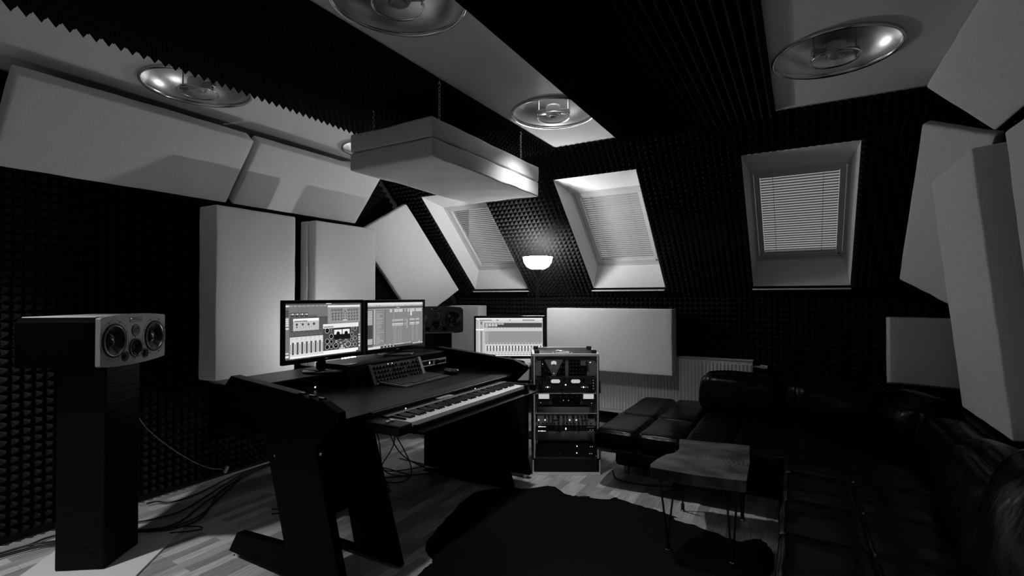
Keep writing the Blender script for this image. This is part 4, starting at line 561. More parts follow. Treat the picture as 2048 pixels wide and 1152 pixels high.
# ================================================================= FLOOR LAMP
fl = thing('floor_lamp', 'tall floor lamp with glowing glass bowl, the only lit lamp in the room', 'floor lamp', (-2.29, 4.50, 0))
MB().lathe([(.001, 0), (.14, 0), (.145, .012), (.13, .022), (.02, .035), (.013, .06), (.001, .06)], n=40).build('base', 'plastic', fl)
MB().cyl((0, 0, .05), (0, 0, 1.60), .011, n=14).build('pole', 'plastic', fl)
MB().lathe([(.012, 1.57), (.02, 1.61), (.05, 1.665), (.055, 1.672), (.001, 1.675)], n=32).build('cup', 'plastic', fl)
MB().lathe([(.045, 1.672), (.07, 1.678), (.110, 1.70), (.138, 1.742), (.150, 1.795), (.146, 1.796), (.134, 1.744), (.107, 1.705), (.068, 1.684), (.045, 1.678)], n=56).build('lamp_shade', 'shade', fl)
MB().lathe([(.001, 1.68), (.014, 1.68), (.016, 1.71), (.028, 1.735), (.03, 1.755), (.02, 1.777), (.001, 1.785)], n=20).build('bulb', 'socket', fl)
ld = D.lights.new('torchiere_bulb', 'POINT'); ld.energy = LAMP_W; ld.shadow_soft_size = .035
lo = D.objects.new('torchiere_bulb', ld); COL.objects.link(lo); lo.location = (-2.29, 4.50, 1.83)

# ================================================================= SPEAKERS
def speaker(label, loc, rz, bm_, trim):
    t = thing('studio_monitor_speaker', label, 'loudspeaker', loc, rz, 'three-way studio loudspeakers')
    w, d, h = .53, .38, .245; ch = .045
    # cabinet: box with chamfered long corners, origin under baffle centre, local -y is the front
    prof = [(-w/2, ch*.2), (-w/2+ch*.2, 0), (w/2-ch*.2, 0), (w/2, ch*.2), (w/2, h-ch*.5), (w/2-ch*.5, h), (-w/2+ch*.5, h), (-w/2, h-ch*.5)]
    MB().prism(prof, .012, d, 'y').build('cabinet', 'cab', t)
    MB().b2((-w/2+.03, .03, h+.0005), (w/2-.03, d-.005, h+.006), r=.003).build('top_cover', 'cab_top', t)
    # baffle plate with bowed upper and lower edge, corners cut on one side
    def bow(x): return .014*(1-(2*x/w)**2)
    n = 16; top = [(-w/2+w*i/n, h+bow(-w/2+w*i/n)) for i in range(n+1)]; bot = [(w/2-w*i/n, -bow(w/2-w*i/n)) for i in range(n+1)]
    cut = .02 if trim else .006
    poly = [(-w/2, cut)] + [(-w/2+cut, h)] [:0]
    poly = [(-w/2, h-cut), (-w/2+cut, h)] + top[1:-1] + [(w/2-cut, h), (w/2, h-cut), (w/2, cut), (w/2-cut, 0)] + bot[1:-1] + [(-w/2+cut, 0), (-w/2, cut)]
    bf = MB().prism(poly, -.012, .011, 'y').build('baffle', bm_, t); cut_ = MB()
    for hx, hz, hr in ((-.165, .125, .080), (.165, .125, .080), (0, .073, .046), (-.083, .036, .0225), (.083, .036, .0225)): cut_.cyl((hx, -.02, hz), (hx, .02, hz), hr, n=40)
    co_ = cut_.build('tmp_cutter', None, t); md = bf.modifiers.new('holes', 'BOOLEAN'); md.operation = 'DIFFERENCE'; md.solver = 'EXACT'; md.object = co_
    dg = bpy.context.evaluated_depsgraph_get(); me = D.meshes.new_from_object(bf.evaluated_get(dg)); bf.modifiers.clear(); bf.data = me; D.objects.remove(co_)
    def driver(cx, cz, R, nm):
        c = MB(); c.use('cone').lathe([(R, -.0135), (R*.97, -.017), (R*.86, -.0185), (R*.78, -.014), (R*.72, -.0125), (R*.45, .005), (R*.36, .0095), (.0005, .0098)], (cx, 0, cz), 'y', 40)
        o = c.build(nm, None, t, fix=False)
        MB().lathe([(R*1.0, -.012), (R*1.0, -.0175), (R*.94, -.0190), (R*.9, -.0175)], (cx, 0, cz), 'y', 40).build('surround', 'rubber', o, fix=False)
        MB().lathe([(R*.37, .0095), (R*.33, .002), (R*.2, -.004), (.0005, -.007)], (cx, 0, cz), 'y', 28).build('dust_cap', 'gloss', o, fix=False)
        ns = 8 if R > .06 else 6; m = MB()
        for k in range(ns):
            a = 2*PI*(k+.5)/ns; m.cyl((cx+R*1.13*math.cos(a), -.0125, cz+R*1.13*math.sin(a)), (cx+R*1.13*math.cos(a), -.0145, cz+R*1.13*math.sin(a)), .0042, n=8)
        m.build('screw', 'screw', o)
        MB().lathe([(R*1.2, -.0122), (R*1.2, -.0128), (R*1.215, -.0128), (R*1.215, -.0122)], (cx, 0, cz), 'y', 40).build('plate_ring', 'screw', o, fix=False)
        return o
    driver(-.165, .125, .088, 'woofer'); driver(.165, .125, .088, 'woofer'); driver(0, .073, .052, 'midrange_driver')
    tw = MB().lathe([(.034, -.0135), (.032, -.017), (.026, -.0145), (.022, -.0125)], (0, 0, .168), 'y', 28).build('tweeter', 'screw', t, fix=False)
    m = MB()
    for k in range(7): m.b2((-.02+k*.0062, -.0135, .15), (-.018+k*.0062, -.0128, .186))
    m.build('tweeter_grille', 'plastic', tw)
    for s in (-1, 1):
        MB().lathe([(.03, -.0125), (.028, -.0155), (.024, -.014), (.023, -.0125)], (s*.083, 0, .036), 'y', 26).build('port_ring', 'screw', t, fix=False)
        MB().cyl((s*.083, .0105, .036), (s*.083, .0115, .036), .0225, n=24).build('bass_port', 'cab', t)
    cp = MB().b2((-.05, -.0135, .213), (.05, -.0115, .24), r=.001).build('control_panel', 'screw' if bm_ == 'baffle' else 'plastic', t)
    m = MB()
    for k in range(7): m.cyl((-.042+k*.011, -.0135, .220), (-.042+k*.011, -.016, .220), .003, n=8)
    m.build('trim_knob', 'steel', cp)
    m = MB(); m.b2((-.044, -.0142, .231), (-.038, -.0134, .236)); m.build('power_light', 'led_dim', cp)
    m = MB(); 
    for k in range(3): m.b2((.016+k*.009, -.0142, .231), (.023+k*.009, -.0134, .235))
    m.build('print_mark', 'mark', cp)
    return t
speaker('silver-fronted loudspeaker with black cabinet on the tall stand at the left', (-3.163, 1.342, 1.052), math.radians(125), 'baffle', False)
speaker('right loudspeaker behind the right desk screen, front darkened for shade', (-3.13, 3.93, 1.045), math.radians(37), 'baffle_dark', True)  # same model as the silver one; shade is put into its baffle colour
def stand(label, loc, rz):
    t = thing('speaker_stand', label, 'speaker stand', loc, rz, 'tall black speaker stands')
    m = soft((.27, .237, 1.035), r=.008, step=.05, amp=.0018, nscale=14, seed=3, c=(0, 0, .5175)); m.build('column', 'stand', t)
    MB().b2((-.16, -.14, 1.037), (.16, .15, 1.047), r=.003).build('top_plate', 'steel', t)
    return t
stand('tall black column stand under the silver-fronted loudspeaker', (-3.27, 1.237, .010), math.radians(125))
stand('tall black column stand behind the desk under the right loudspeaker', (-3.19, 4.04, 0), math.radians(37))
tag(MB().b2((-.32, -.27, 0), (.32, .30, .010), r=.002).build('floor_board', 'board', None), 'white square board on the parquet under the left speaker stand', 'board')
D.objects['floor_board'].location = (-3.245, 1.245, 0); D.objects['floor_board'].rotation_euler = (0, 0, math.radians(131))

# ================================================================= DESK
dk = thing('studio_desk', 'large black mixing desk with angled side panels and a raised back shelf', 'desk', (-2.3, 2.525, 0))
def dl(mb, name, m): o = mb.build(name, m, dk); o.location = (2.3, -2.525, 0); return o
prof = [(-2.69, .03), (-2.62, .14), (-2.22, .165), (-2.385, .69), (-2.74, .915), (-2.69, .965), (-1.95, .905), (-1.845, .865), (-1.84, .83), (-2.0, .68), (-1.81, .03)]
for y0, y1 in ((1.60, 1.645), (3.405, 3.45)): dl(MB().prism(prof, y0, y1, 'y'), 'leg_panel', 'desk_leg')
prof2 = [(-2.60, .03), (-2.55, .05), (-2.09, .055), (-2.26, .69), (-2.50, .775), (-1.96, .775), (-1.975, .66), (-1.77, .03)]
for y0, y1 in ((1.93, 1.965), (3.085, 3.12)): dl(MB().prism(prof2, y0, y1, 'y'), 'leg_panel', 'desk_leg')
for y0, y1 in ((1.645, 1.93), (3.12, 3.405)): dl(MB().prism([(-2.30, .70), (-1.99, .70), (-1.905, .38), (-1.925, .38), (-2.28, .66)], y0, y1, 'y'), 'cross_panel', 'desk_leg')
for y in (1.62, 3.43):
    for x in (-2.64, -1.86): dl(MB().cyl((x, y, 0), (x, y, .032), .014, n=12), 'levelling_foot', 'alu')
dl(MB().prism([(-1.94, 1.645), (-1.94, 3.405), (-2.80, 3.405), (-2.80, 1.645)], .78, .80, 'z'), 'desktop', 'desk')
m = MB(); m.prism([(-2.05, .8005), (-1.945, .8005), (-1.932, .794), (-1.932, .78), (-1.94, .78), (-1.94, .8003)], 1.90, 3.33, 'y'); dl(m, 'front_armrest', 'desk_mat')
for y0, y1 in ((1.602, 1.655), (3.395, 3.448)):
    dl(MB().prism([(-2.69, .9655), (-2.14, .9215), (-2.14, .9265), (-2.69, .9705)], y0, y1, 'y'), 'side_rail', 'desk_mat')
dl(MB().b2((-3.03, 1.66, .875), (-2.68, 3.39, .90), r=.004), 'back_shelf', 'desk')
dl(MB().b2((-3.02, 1.66, .55), (-3.0, 3.39, .874)), 'back_panel', 'desk')
dl(MB().b2((-3.0, 1.66, .62), (-2.70, 3.39, .64)), 'cable_shelf', 'desk')
dl(MB().prism([(-2.92, .90), (-2.92, .945), (-2.625, .945), (-2.61, .935), (-2.61, .80), (-2.68, .80), (-2.68, .90)], 2.34, 3.40, 'y'), 'centre_riser', 'desk')
dl(MB().b2((-2.62, 3.13, .05), (-2.06, 3.395, .56), r=.01), 'added_light_block', 'desk_leg')  # solid block added between the right legs to stop lamp light
dl(MB().b2((-2.15, 1.98, .70), (-1.66, 3.30, .712)).b2((-2.15, 1.97, .70), (-1.70, 1.98, .745)).b2((-2.15, 3.30, .70), (-1.70, 3.31, .745)), 'keyboard_tray', 'desk')
for y in (1.60, 3.45):
    for x, z in ((-1.96, .66), (-2.3, .6)):
        s = -1 if y < 2 else 1; dl(MB().cyl((x, y+s*-.001, z), (x, y+s*.003, z), .007, n=10), 'cover_cap', 'steel')
# ---- items in the left rail groove and under the shelf
t = thing('card_reader', 'small black box with one white light under the left desk shelf', 'card reader', (-2.745, 2.175, .801), PI/2)
MB().b2((-.085, -.03, 0), (.085, .06, .034), r=.004).build('body', 'plastic', t); MB().cyl((-.005, -.0305, .017), (-.005, -.032, .017), .0055, n=12).build('indicator_light', 'led', t)
for k, (x, y) in enumerate(((-2.115, 1.623), (-2.045, 1.623), (-1.975, 1.623))):
    q = thing('glass_vial', 'small clear vial lying at the left desk edge, ' + ('rearmost', 'middle one', 'nearest')[k] + ' of three', 'vial', (x, y, .966-.0811*(x+2.69)), 0, 'small clear vials at the left desk edge')
    MB().cyl((-.024, 0, .007), (.014, 0, .007), .0065, n=14).build('tube', 'chrome', q); MB().cyl((.0145, 0, .007), (.022, 0, .007), .0055, n=12).build('cap', 'plastic', q)

# ================================================================= SCREENS
def screen_mesh(items, w, h, parent, z0):
    mb = MB(); n = 0
    lay = 0
    for it in items:
        k, a, b, c, d, g = it; g = max(15, min(255, g)); mb.use(screen_grey(g)); lay += 1; y = -.0004 - lay*.0000045
        if k == 'r':
            x0, x1, za, zb = (a-.5)*w, (c-.5)*w, z0+h*(1-d), z0+h*(1-b)
            mb.add([(x0, y, za), (x1, y, za), (x1, y, zb), (x0, y, zb)], [(0, 1, 2, 3)])
        else:
            r = c*w; nn = 14; mb.add([((a-.5)*w+r*math.cos(2*PI*i/nn), y, z0+h*(1-b)+r*math.sin(2*PI*i/nn)) for i in range(nn)], [tuple(range(nn))])
    return mb.build('display', None, parent, fix=False)
def monitor(label, loc, rz, w, h, items, zb, bez=(.02, .022, .03), depth=.05, base=True, logo=True, stand='oval'):
    """loc is the foot on the surface; zb height of the casing's lower edge above it"""
    t = thing('computer_monitor', label, 'monitor', loc, rz, 'computer monitors')
    s, tp, bt = bez; f = MB()
    f.b2((-w/2, -.012, zb), (w/2, .018, zb+bt), r=.003).b2((-w/2, -.012, zb+h-tp), (w/2, .018, zb+h), r=.003).b2((-w/2, -.012, zb+bt-.002), (-w/2+s, .018, zb+h-tp+.002), r=.003).b2((w/2-s, -.012, zb+bt-.002), (w/2, .018, zb+h-tp+.002), r=.003)
    f.build('bezel', 'gloss', t)
    MB().b2((-w/2+.01, .0, zb+.01), (w/2-.01, .03, zb+h-.01)).b2((-w*.32, .03, zb+.07), (w*.32, depth, zb+h-.06), r=.008).build('back_cover', 'plastic', t)
    screen_mesh(items, w-2*s, h-tp-bt, t, zb+bt)
    if base:
        MB().lathe([(.001, 0), (.142, 0), (.145, .005), (.138, .012), (.001, .017)], (0, 0, 0), n=44).build('base', 'gloss', t)
        MB().prism([(-.03, .0), (.03, .0), (.024, zb+.12), (-.024, zb+.12)], .031, .05, 'y').b2((-.03, .0, .012), (.03, .05, .02)).build('neck', 'gloss', t)
    if logo: MB().b2((-.012, -.0128, zb+bt*.4), (.012, -.0119, zb+bt*.6)).build('badge', 'mark', t)
    return t
monitor('left desk screen showing mixer channels and knobs, on a round glossy foot', (-2.775, 2.30, .901), PI/2, .66, .405, M1, .073)
monitor('right desk screen showing a grey track timeline, standing on the riser', (-2.775, 2.985, .946), PI/2, .67, .405, M2, .025, bez=(.02, .022, .035))
monitor('third screen showing a pale channel mixer, behind the right end of the desk', (-2.285, 3.92, .80), math.radians(29), .64, .385, M3, .04, bez=(.018, .02, .022))
sc = thing('side_cabinet', 'black cabinet with a white top box, under the third screen, behind the desk', 'cabinet', (-2.34, 3.98, 0), math.radians(29))
MB().b2((-.26, -.19, .0), (.19, .19, .66), r=.005).build('body', 'desk_mat', sc); MB().b2((-.27, -.21, .66), (.205, .21, .78), r=.004).build('drawer_box', 'white_paint', sc); MB().b2((-.28, -.22, .78), (.215, .22, .80), r=.004).build('top', 'white_paint', sc)
# bar light behind screens
t = thing('bar_light', 'small glowing bar light lying behind the left screen', 'lamp', (-2.985, 2.69, .901), PI/2)
MB().b2((-.06, -.016, 0), (.06, .016, .026), r=.002).build('housing', 'plastic', t); MB().b2((-.055, -.014, .026), (.055, .014, .044), r=.002).build('diffuser', 'led_bar', t)

# ---- tilted outboard unit on the desk
ob = thing('knob_controller', 'tilted black unit full of small knobs below the right desk screen', 'audio unit', (-2.475, 2.71, .8005), PI/2)
TL_ = Matrix.Translation((0, 0, 0)) @ Matrix.Rotation(math.radians(-24), 4, 'X')
MB().b2((-.235, 0, .004), (.235, .03, .145), TL_, r=.002).build('front_panel', 'plastic', ob)
for s, mm in ((-1, 'plastic'), (1, 'grey_panel')):
    MB().b2((s*.252-.015, -.012, .0), (s*.252+.015, .05, .150), TL_, r=.003).build('side_cheek', mm, ob)
m = MB(); m2 = MB(); random.seed(3)
for r_ in range(4):
    for k in range(15):
        x = -.215+k*.0307; z = .028+r_*.031
        if random.random() < .93:
            kn = MB().cyl((x, 0, z), (x, -.016, z), .0085, .007, n=10, T=TL_)
            if r_*15+k < 60: kn.use('plastic'); kn.mi = [0]*len(kn.mi); kn.build('knob', None, ob)
            m2.b2((x-.001, -.0172, z+.001), (x+.001, -.016, z+.007), TL_)
m2.build('knob_pointer', 'mark', ob)['kind'] = 'stuff'
for x in (-.075, -.035): MB().cyl((x, 0, .136), (x, -.003, .136), .003, n=8, T=TL_).build('indicator_light', 'led', ob)
MB().cyl((-.235, -.002, .012), (-.235, -.014, .010), .007, n=10, T=TL_).build('thumb_screw', 'chrome', ob); MB().cyl((.235, -.002, .012), (.235, -.014, .010), .007, n=10, T=TL_).build('thumb_screw', 'chrome', ob)
# ---- audio interface in the riser
ai = thing('audio_interface', 'flat silver audio interface with dark display beside the knob unit', 'audio interface', (-2.60, 3.16, .842), PI/2)
MB().b2((-.23, 0, 0), (.24, .02, .046), r=.002).build('face_plate', 'grey_panel', ai)
MB().b2((-.17, -.002, .008), (.06, .001, .038)).build('display_window', 'gloss', ai)
MB().b2((-.225, -.004, .0), (.235, .0, .003)).b2((-.225, -.004, .043), (.235, .0, .046)).build('edge_line', 'alu', ai)
m = MB(); m.prism([(.01, .014), (.026, .014), (.022, .022), (.028, .024), (.018, .036), (.008, .024), (.014, .022)], -.0032, -.002, 'y'); m.build('logo', 'led_dim', ai)
MB().cyl((.105, 0, .023), (.105, -.018, .023), .016, n=24).build('volume_knob', 'plastic', ai)
for k in range(3): MB().cyl((.15+k*.028, 0, .023), (.15+k*.028, -.012, .023), .008, n=14).build('small_knob', 'plastic', ai)
for k in range(4): MB().cyl((.148+k*.025, 0, .038), (.148+k*.025, -.002, .038), .0022, n=8).build('indicator_light', 'led_dim', ai)
for k in range(2): MB().cyl((-.215+k*.02, 0, .015), (-.215+k*.02, -.006, .015), .005, n=10).build('button', 'plastic', ai)
# ---- computer keyboard, mouse
kb = thing('computer_keyboard', 'thin black computer keyboard lying on the desk', 'keyboard', (-2.385, 2.77, .8005), math.radians(93))
KT = Matrix.Rotation(math.radians(3), 4, 'X')
MB().prism([(-.255, -.12), (.255, -.12), (.25, .115), (-.25, .115)], .004, .014, 'z', KT).build('body', 'key_body', kb)
MB().b2((-.256, -.122, .003), (-.247, .117, .016), KT, r=.003).build('side_edge', 'cable_grey', kb)
m = MB()
for r_ in range(6):
    nk = 19; x = -.238
    for k in range(nk):
        if r_ == 5 and 3 < k < 9: continue
        m.b2((x+k*.0252, -.062+r_*.0275, .014), (x+k*.0252+.022, -.062+r_*.0275+.0235, .018), KT)
    if r_ == 5: m.b2((x+4*.0252, -.088, .014), (x+9*.0252-.004, -.066, .018), KT)
m.build('key_field', 'baffle_dark', kb); MB().b2((-.006, -.112, .0142), (.008, -.106, .0146), KT).build('badge', 'mark', kb)
ms = thing('computer_mouse', 'black glossy computer mouse right of the keyboard', 'mouse', (-2.36, 3.15, .8005), math.radians(80))
m = soft((.075, .12, .036), r=.017, step=.012, puff=.006, amp=0, c=(0, 0, .018)); m.build('shell', 'gloss', ms)
MB().cyl((-.004, -.035, .036), (.004, -.035, .036), .008, n=14).build('scroll_wheel', 'rubber', ms)
MB().tube([(.038*math.cos(a), -.02+.05*math.sin(a), .03) for a in [i*PI/12 for i in range(-2, 10)]], .0018, 6).build('silver_trim', 'alu', ms)

# ================================================================= PIANO KEYBOARD
pk = thing('stage_piano', 'black 88-key stage piano on the pull-out tray in front of the desk', 'piano keyboard', (-1.865, 2.555, .7125), PI/2)
# local x runs low to high keys (+y world), local -y is towards the player
KW = 1.20/52; X0 = -.60
prof = [(-.16, 0), (.10, 0), (.10, .075), (.02, .073), (.0, .046), (-.15, .046), (-.16, .03)]
MB().prism([(-.152, .0), (.10, .0), (.10, .063), (.012, .060), (.008, .028), (-.152, .022)], X0-.005, X0+1.205, 'x').build('body', 'plastic', pk)
MB().b2((-.71, -.165, 0), (-.605, .10, .054), r=.012).build('left_cheek', 'plastic', pk)
MB().b2((.606, -.165, 0), (.66, .10, .060), r=.012).build('right_cheek', 'gloss', pk)
MB().b2((X0-.01, .006, .058), (.61, .030, .0635), r=.001).build('fallboard_strip', 'grey_panel', pk)
for x in (-.675, -.645): MB().cyl((x, -.06, .05), (x, -.06, .062), .011, n=16).build('control_stick', 'chrome', pk)
MB().b2((-.12, .038, .0622), (.02, .078, .0640)).build('lcd_screen', 'lcd_dim', pk)
m = MB()
for k in range(5): m.b2((-.11+k*.024, .062, .0641), (-.095+k*.024, .068, .0645))
m.b2((-.115, .070, .0641), (0, .076, .0645)); m.b2((-.02, .042, .0641), (.012, .056, .0645)); m.build('lcd_text', 'lcd', pk)
m = MB()
for k in range(22): m.cyl((-.5+k*.018 if k < 14 else .1+(k-14)*.03, .055, .061), (-.5+k*.018 if k < 14 else .1+(k-14)*.03, .055, .0658), .0035, n=8)
m.build('button_row', 'screw', pk)
for x in (-.42, .27): MB().cyl((x, .05, .061), (x, .05, .066), .003, n=8).build('indicator_light', 'led', pk)
wk = MB(); wk.b2((.0008, -.148, .026), (KW-.0008, .006, .050), r=.0015); wk0 = wk.build('white_key', 'ivory', pk); wk0.location = (X0, 0, 0)
for k in range(1, 52):
    o = wk0.copy(); COL.objects.link(o); o.location = (X0+k*KW, 0, 0)
bk = MB(); bk.prism([(-.093, .050), (-.085, .0605), (.006, .063), (.006, .050)], -.0055, .0055, 'x'); bk0 = bk.build('black_key', 'ebony', pk)
first = True
for k in range(51):
    if k % 7 in (1, 4): continue          # keyboard starts on A: no black key after B and E
    o = bk0 if first else bk0.copy()
    if not first: COL.objects.link(o)
    first = False; o.location = (X0+(k+1)*KW, 0, 0)

# ================================================================= RACK CASE
RZ = math.radians(29); RW, RD, RH = .523, .52, .945
rk = thing('rack_case', 'tall flight-case equipment rack with aluminium edges beside the desk', 'equipment rack', (-1.602, 3.632, 0), RZ)
w = RW/2
MB().b2((-w, 0, .03), (-w+.012, RD, RH)).b2((w-.012, 0, .03), (w, RD, RH)).b2((-w, 0, RH-.012), (w, RD, RH)).b2((-w, 0, .012), (w, RD, .03)).build('shell', 'desk_mat', rk)
e = .017
m = MB(); m.b2((-w-.003, -.004, RH-e), (w+.003, .012, RH+.003), r=.002).b2((-w-.003, RD-.012, RH-e), (w+.003, RD+.004, RH+.003), r=.002)
for s in (-1, 1): m.b2((s*w-s*e, 0, RH-.004), (s*w+s*.003, RD, RH+.003), r=.002)
m.build('top_edging', 'alu', rk)
for s in (-1, 1):
    MB().b2((s*(w-.012)-.006, -.004, .13), (s*(w-.012)+.006, .008, RH-.018), r=.001).build('side_edging', 'alu', rk)
    MB().b2((s*(w-.001)-.004, -.004, .0), (s*(w-.001)+.006, .014, .115), r=.001).build('door_edging', 'alu', rk)
    MB().b2((s*w-.002, RD-.02, .03), (s*w+.003, RD+.003, RH-.02), r=.001).build('rear_edging', 'alu', rk)
MB().b2((-w-.004, -.008, .0), (w+.004, .012, .011), r=.002).b2((-w-.004, -.004, .012), (w+.004, .012, .022), r=.002).build('bottom_edging', 'alu', rk)
MB().b2((-w+.02, -.001, .023), (w-.02, .010, .125), r=.002).b2((-.07, -.006, .05), (.06, -.001, .055)).b2((-.06, -.004, .068), (.04, -.001, .071)).build('lower_door', 'desk_mat', rk)
for x in (-w+.035, w-.035):
    for y in (.05, .34): MB().b2((x-.02, y-.02, RH+.003), (x+.02, y+.02, RH+.028), r=.003).build('stacking_foot', 'rubber', rk)
m = MB(); m.b2((-.10, .05, RH), (.06, .13, RH+.003), r=.001); m.tube([(-.085, .09, RH+.004), (-.07, .09, RH+.016), (.03, .09, RH+.016), (.045, .09, RH+.004)], .006, 8); m.build('top_handle', 'chrome', rk)
for s, z in ((1, .66), (-1, .66), (1, .135)): MB().b2((s*(w+.004)-.004, .02, z), (s*(w+.018)-.004*s, .07, z+.05), r=.003).b2((s*(w+.012)-.005, .035, z-.03), (s*(w+.012)+.005, .055, z+.07), r=.003).build('butterfly_latch', 'steel', rk)
for s in (-1, 1):
    m = MB(); x = s*(w-.028); m.b2((x-.006, .012, .13), (x+.006, .016, RH-.02)); m.build('rack_rail', 'steel', rk)
def rack_unit(name, label, z0, z1, face_m, depth=.24, cat='audio unit', x0=-.2415, x1=.2415):
    t = thing(name, label, cat, (-1.602, 3.632, z0), RZ, None)
    h = z1-z0; MB().b2((x0+.002, .006, .001), (x1-.002, .011, h-.001), r=.001).build('face_plate', face_m, t)
    MB().b2((-.215, .011, .004), (.215, depth, h-.004)).build('chassis', 'plastic', t)
    m = MB()
    for x in (-.233, .233):
        for z in (.012, h-.012): m.cyl((x, .006, z), (x, .003, z), .0045, n=8)
    m.build('rack_screw', 'chrome', t); return t, h
def knob(t, x, z, r=.009, d=.016, mm='plastic', name='knob', pt=True):
    o = MB().cyl((x, .006, z), (x, .006-d, z), r, r*.85, n=14).build(name, mm, t)
    if pt: MB().b2((x-.001, .006-d-.0008, z), (x+.001, .006-d, z+r*.8)).build('pointer', 'mark', o)
    return o
def light(t, x, z, r=.0035, mm='led'): return MB().cyl((x, .006, z), (x, .002, z), r, n=10).build('indicator_light', mm, t)
def text(body, size, loc, rot, parent, mm, name='lettering', ext=.0004):
    cu = D.curves.new(name, 'FONT'); cu.body = body; cu.size = size; cu.align_x = 'CENTER'; cu.extrude = ext
    ob = D.objects.new('tmp', cu); COL.objects.link(ob); dg = bpy.context.evaluated_depsgraph_get()
    me = D.meshes.new_from_object(ob.evaluated_get(dg)); me.materials.clear(); me.materials.append(M[mm]); D.objects.remove(ob)
    o = D.objects.new(name, me); COL.objects.link(o); o.parent = parent; o.location = loc; o.rotation_euler = rot; return o
# unit 1: voice channel with triangular meter plate
t, h = rack_unit('channel_strip', 'top rack unit with a light triangle plate and a fan-shaped lit meter', .772, .905, 'grey_panel')
MB().b2((-.195, .0045, .002), (-.165+.16, .006, h-.002)).build('black_field', 'plastic', t)
MB().b2((.02, .0045, .002), (.235-.07, .006, h-.05)).b2((.02, .0045, h-.045), (.115, .006, h-.006)).build('knob_field', 'plastic', t)
MB().prism([(-.17, h-.004), (-.02, h-.004), (-.078, .012), (-.078, .002), (-.108, .002), (-.108, .012)], .003, .0045, 'y').build('triangle_plate', 'grey_panel', t)
arc = [(-.095+.037*math.sin(a)*1.0, h-.075+.062*math.cos(a)) for a in [(-.62+.155*i) for i in range(9)]]; arc2 = [(-.095+.03*math.sin(a)*1.0, h-.072+.034*math.cos(a)) for a in [(.7-.175*i) for i in range(9)]]
MB().prism(arc+arc2, .0015, .003, 'y').build('meter', 'meter', t)
text('MANLEY', .019, (-.095, .0028, h-.066), (PI/2, 0, 0), t, 'mark'); text('VOXBOX', .0165, (-.095, .0028, h-.083), (PI/2, 0, 0), t, 'mark')
for x, z in ((-.185, .105), (-.185, .075), (-.16, .04), (-.185, .02), (-.135, .03), (-.02, .105), (-.035, .068), (-.015, .068), (-.05, .03), (-.015, .03)): knob(t, x, z, .0085)
for r_ in range(4):
    for k in range(5):
        if r_ > 1 or k < 4: knob(t, .032+k*.025, .022+(3-r_)*.028, .009)
knob(t, .165, .107, .010); light(t, .192, .107); light(t, -.183, .095, .003); light(t, -.095, .022, .0025)
# unit 2
t, h = rack_unit('tube_equaliser', 'black rack unit with two rounded white meters', .655, .760, 'baffle_dark')
def pill(x0, x1, z0, z1, y0, y1):
    r = (z1-z0)/2; c = (z0+z1)/2; p = [(x1-r+r*math.sin(a), c+r*math.cos(a)) for a in [i*PI/8 for i in range(9)]] + [(x0+r-r*math.sin(a), c-r*math.cos(a)) for a in [i*PI/8 for i in range(9)]]
    return MB().prism(p, y0, y1, 'y')
pill(-.118, -.045, .062, .090, .003, .006).build('meter', 'meter', t); pill(.04, .113, .062, .090, .003, .006).build('meter', 'meter', t)
light(t, -.002, .048, .0055); light(t, -.144, .030, .006); light(t, .138, .030, .006)
for x in (-.16, -.128, .122, .155, .17): light(t, x, .030, .0028, 'led_dim')
for x in (-.2, .19): knob(t, x, .055, .015)
for x in (-.03, .025): knob(t, x, .02, .009)
for k in range(4): light(t, .215, .018+k*.022, .002, 'led_dim')
# unit 3
t, h = rack_unit('stereo_compressor', 'rack unit with two rectangular white meters at its ends', .545, .640, 'baffle_dark')
MB().b2((-.215, .0025, .048), (-.132, .006, .086), r=.002).build('meter', 'meter', t); MB().b2((.136, .0025, .048), (.218, .006, .086), r=.002).build('meter', 'meter', t)
MB().b2((-.108, .004, .004), (.11, .006, .082)).build('black_field', 'plastic', t); MB().b2((-.24, .002, h-.006), (.24, .008, h-.002)).build('edge_line', 'alu', t)
for x in (-.085, -.045, .002, .04, .085): knob(t, x, .062, .011)
for x in (-.045, .045): knob(t, x, .024, .010)
for x in (-.02, .02): light(t, x, .036, .003, 'led_dim')
for x in (-.122, .122): MB().b2((x-.009, .0035, .006), (x+.009, .006, .024)).build('switch_plate', 'steel', t)
light(t, -.2, .018, .0025, 'led_dim'); light(t, .2, .014, .0025, 'led_dim')
# unit 4
t, h = rack_unit('mic_preamp', 'grey rack unit with a row of long knobs and four white lights', .385, .482, 'grey_light')
for k, x in enumerate((-.165, -.135, -.105, -.062, -.02, .008, .055, .093, .122, .15)): knob(t, x, .072, .0115 if k in (3, 6) else .0085, .03)
for k in range(14): knob(t, -.215+k*.0315, .016, .0062, .012, pt=False)
for x in (-.215, -.165, .028, .08): light(t, x, .042, .0045)
MB().b2((.168, .004, .056), (.222, .006, .09)).build('display_window', 'gloss', t); [MB().b2((x-.006, .003, .03), (x+.006, .006, h-.006)).build('side_slot', 'plastic', t) for x in (-.232, .232)]
MB().b2((-.115, .004, .040), (-.055, .006, .044)).b2((.13, .004, .040), (.18, .006, .044)).build('print_line', 'plastic', t)
MB().b2((-.24, .002, h-.004), (.24, .008, h-.001)).build('edge_line', 'alu', t)
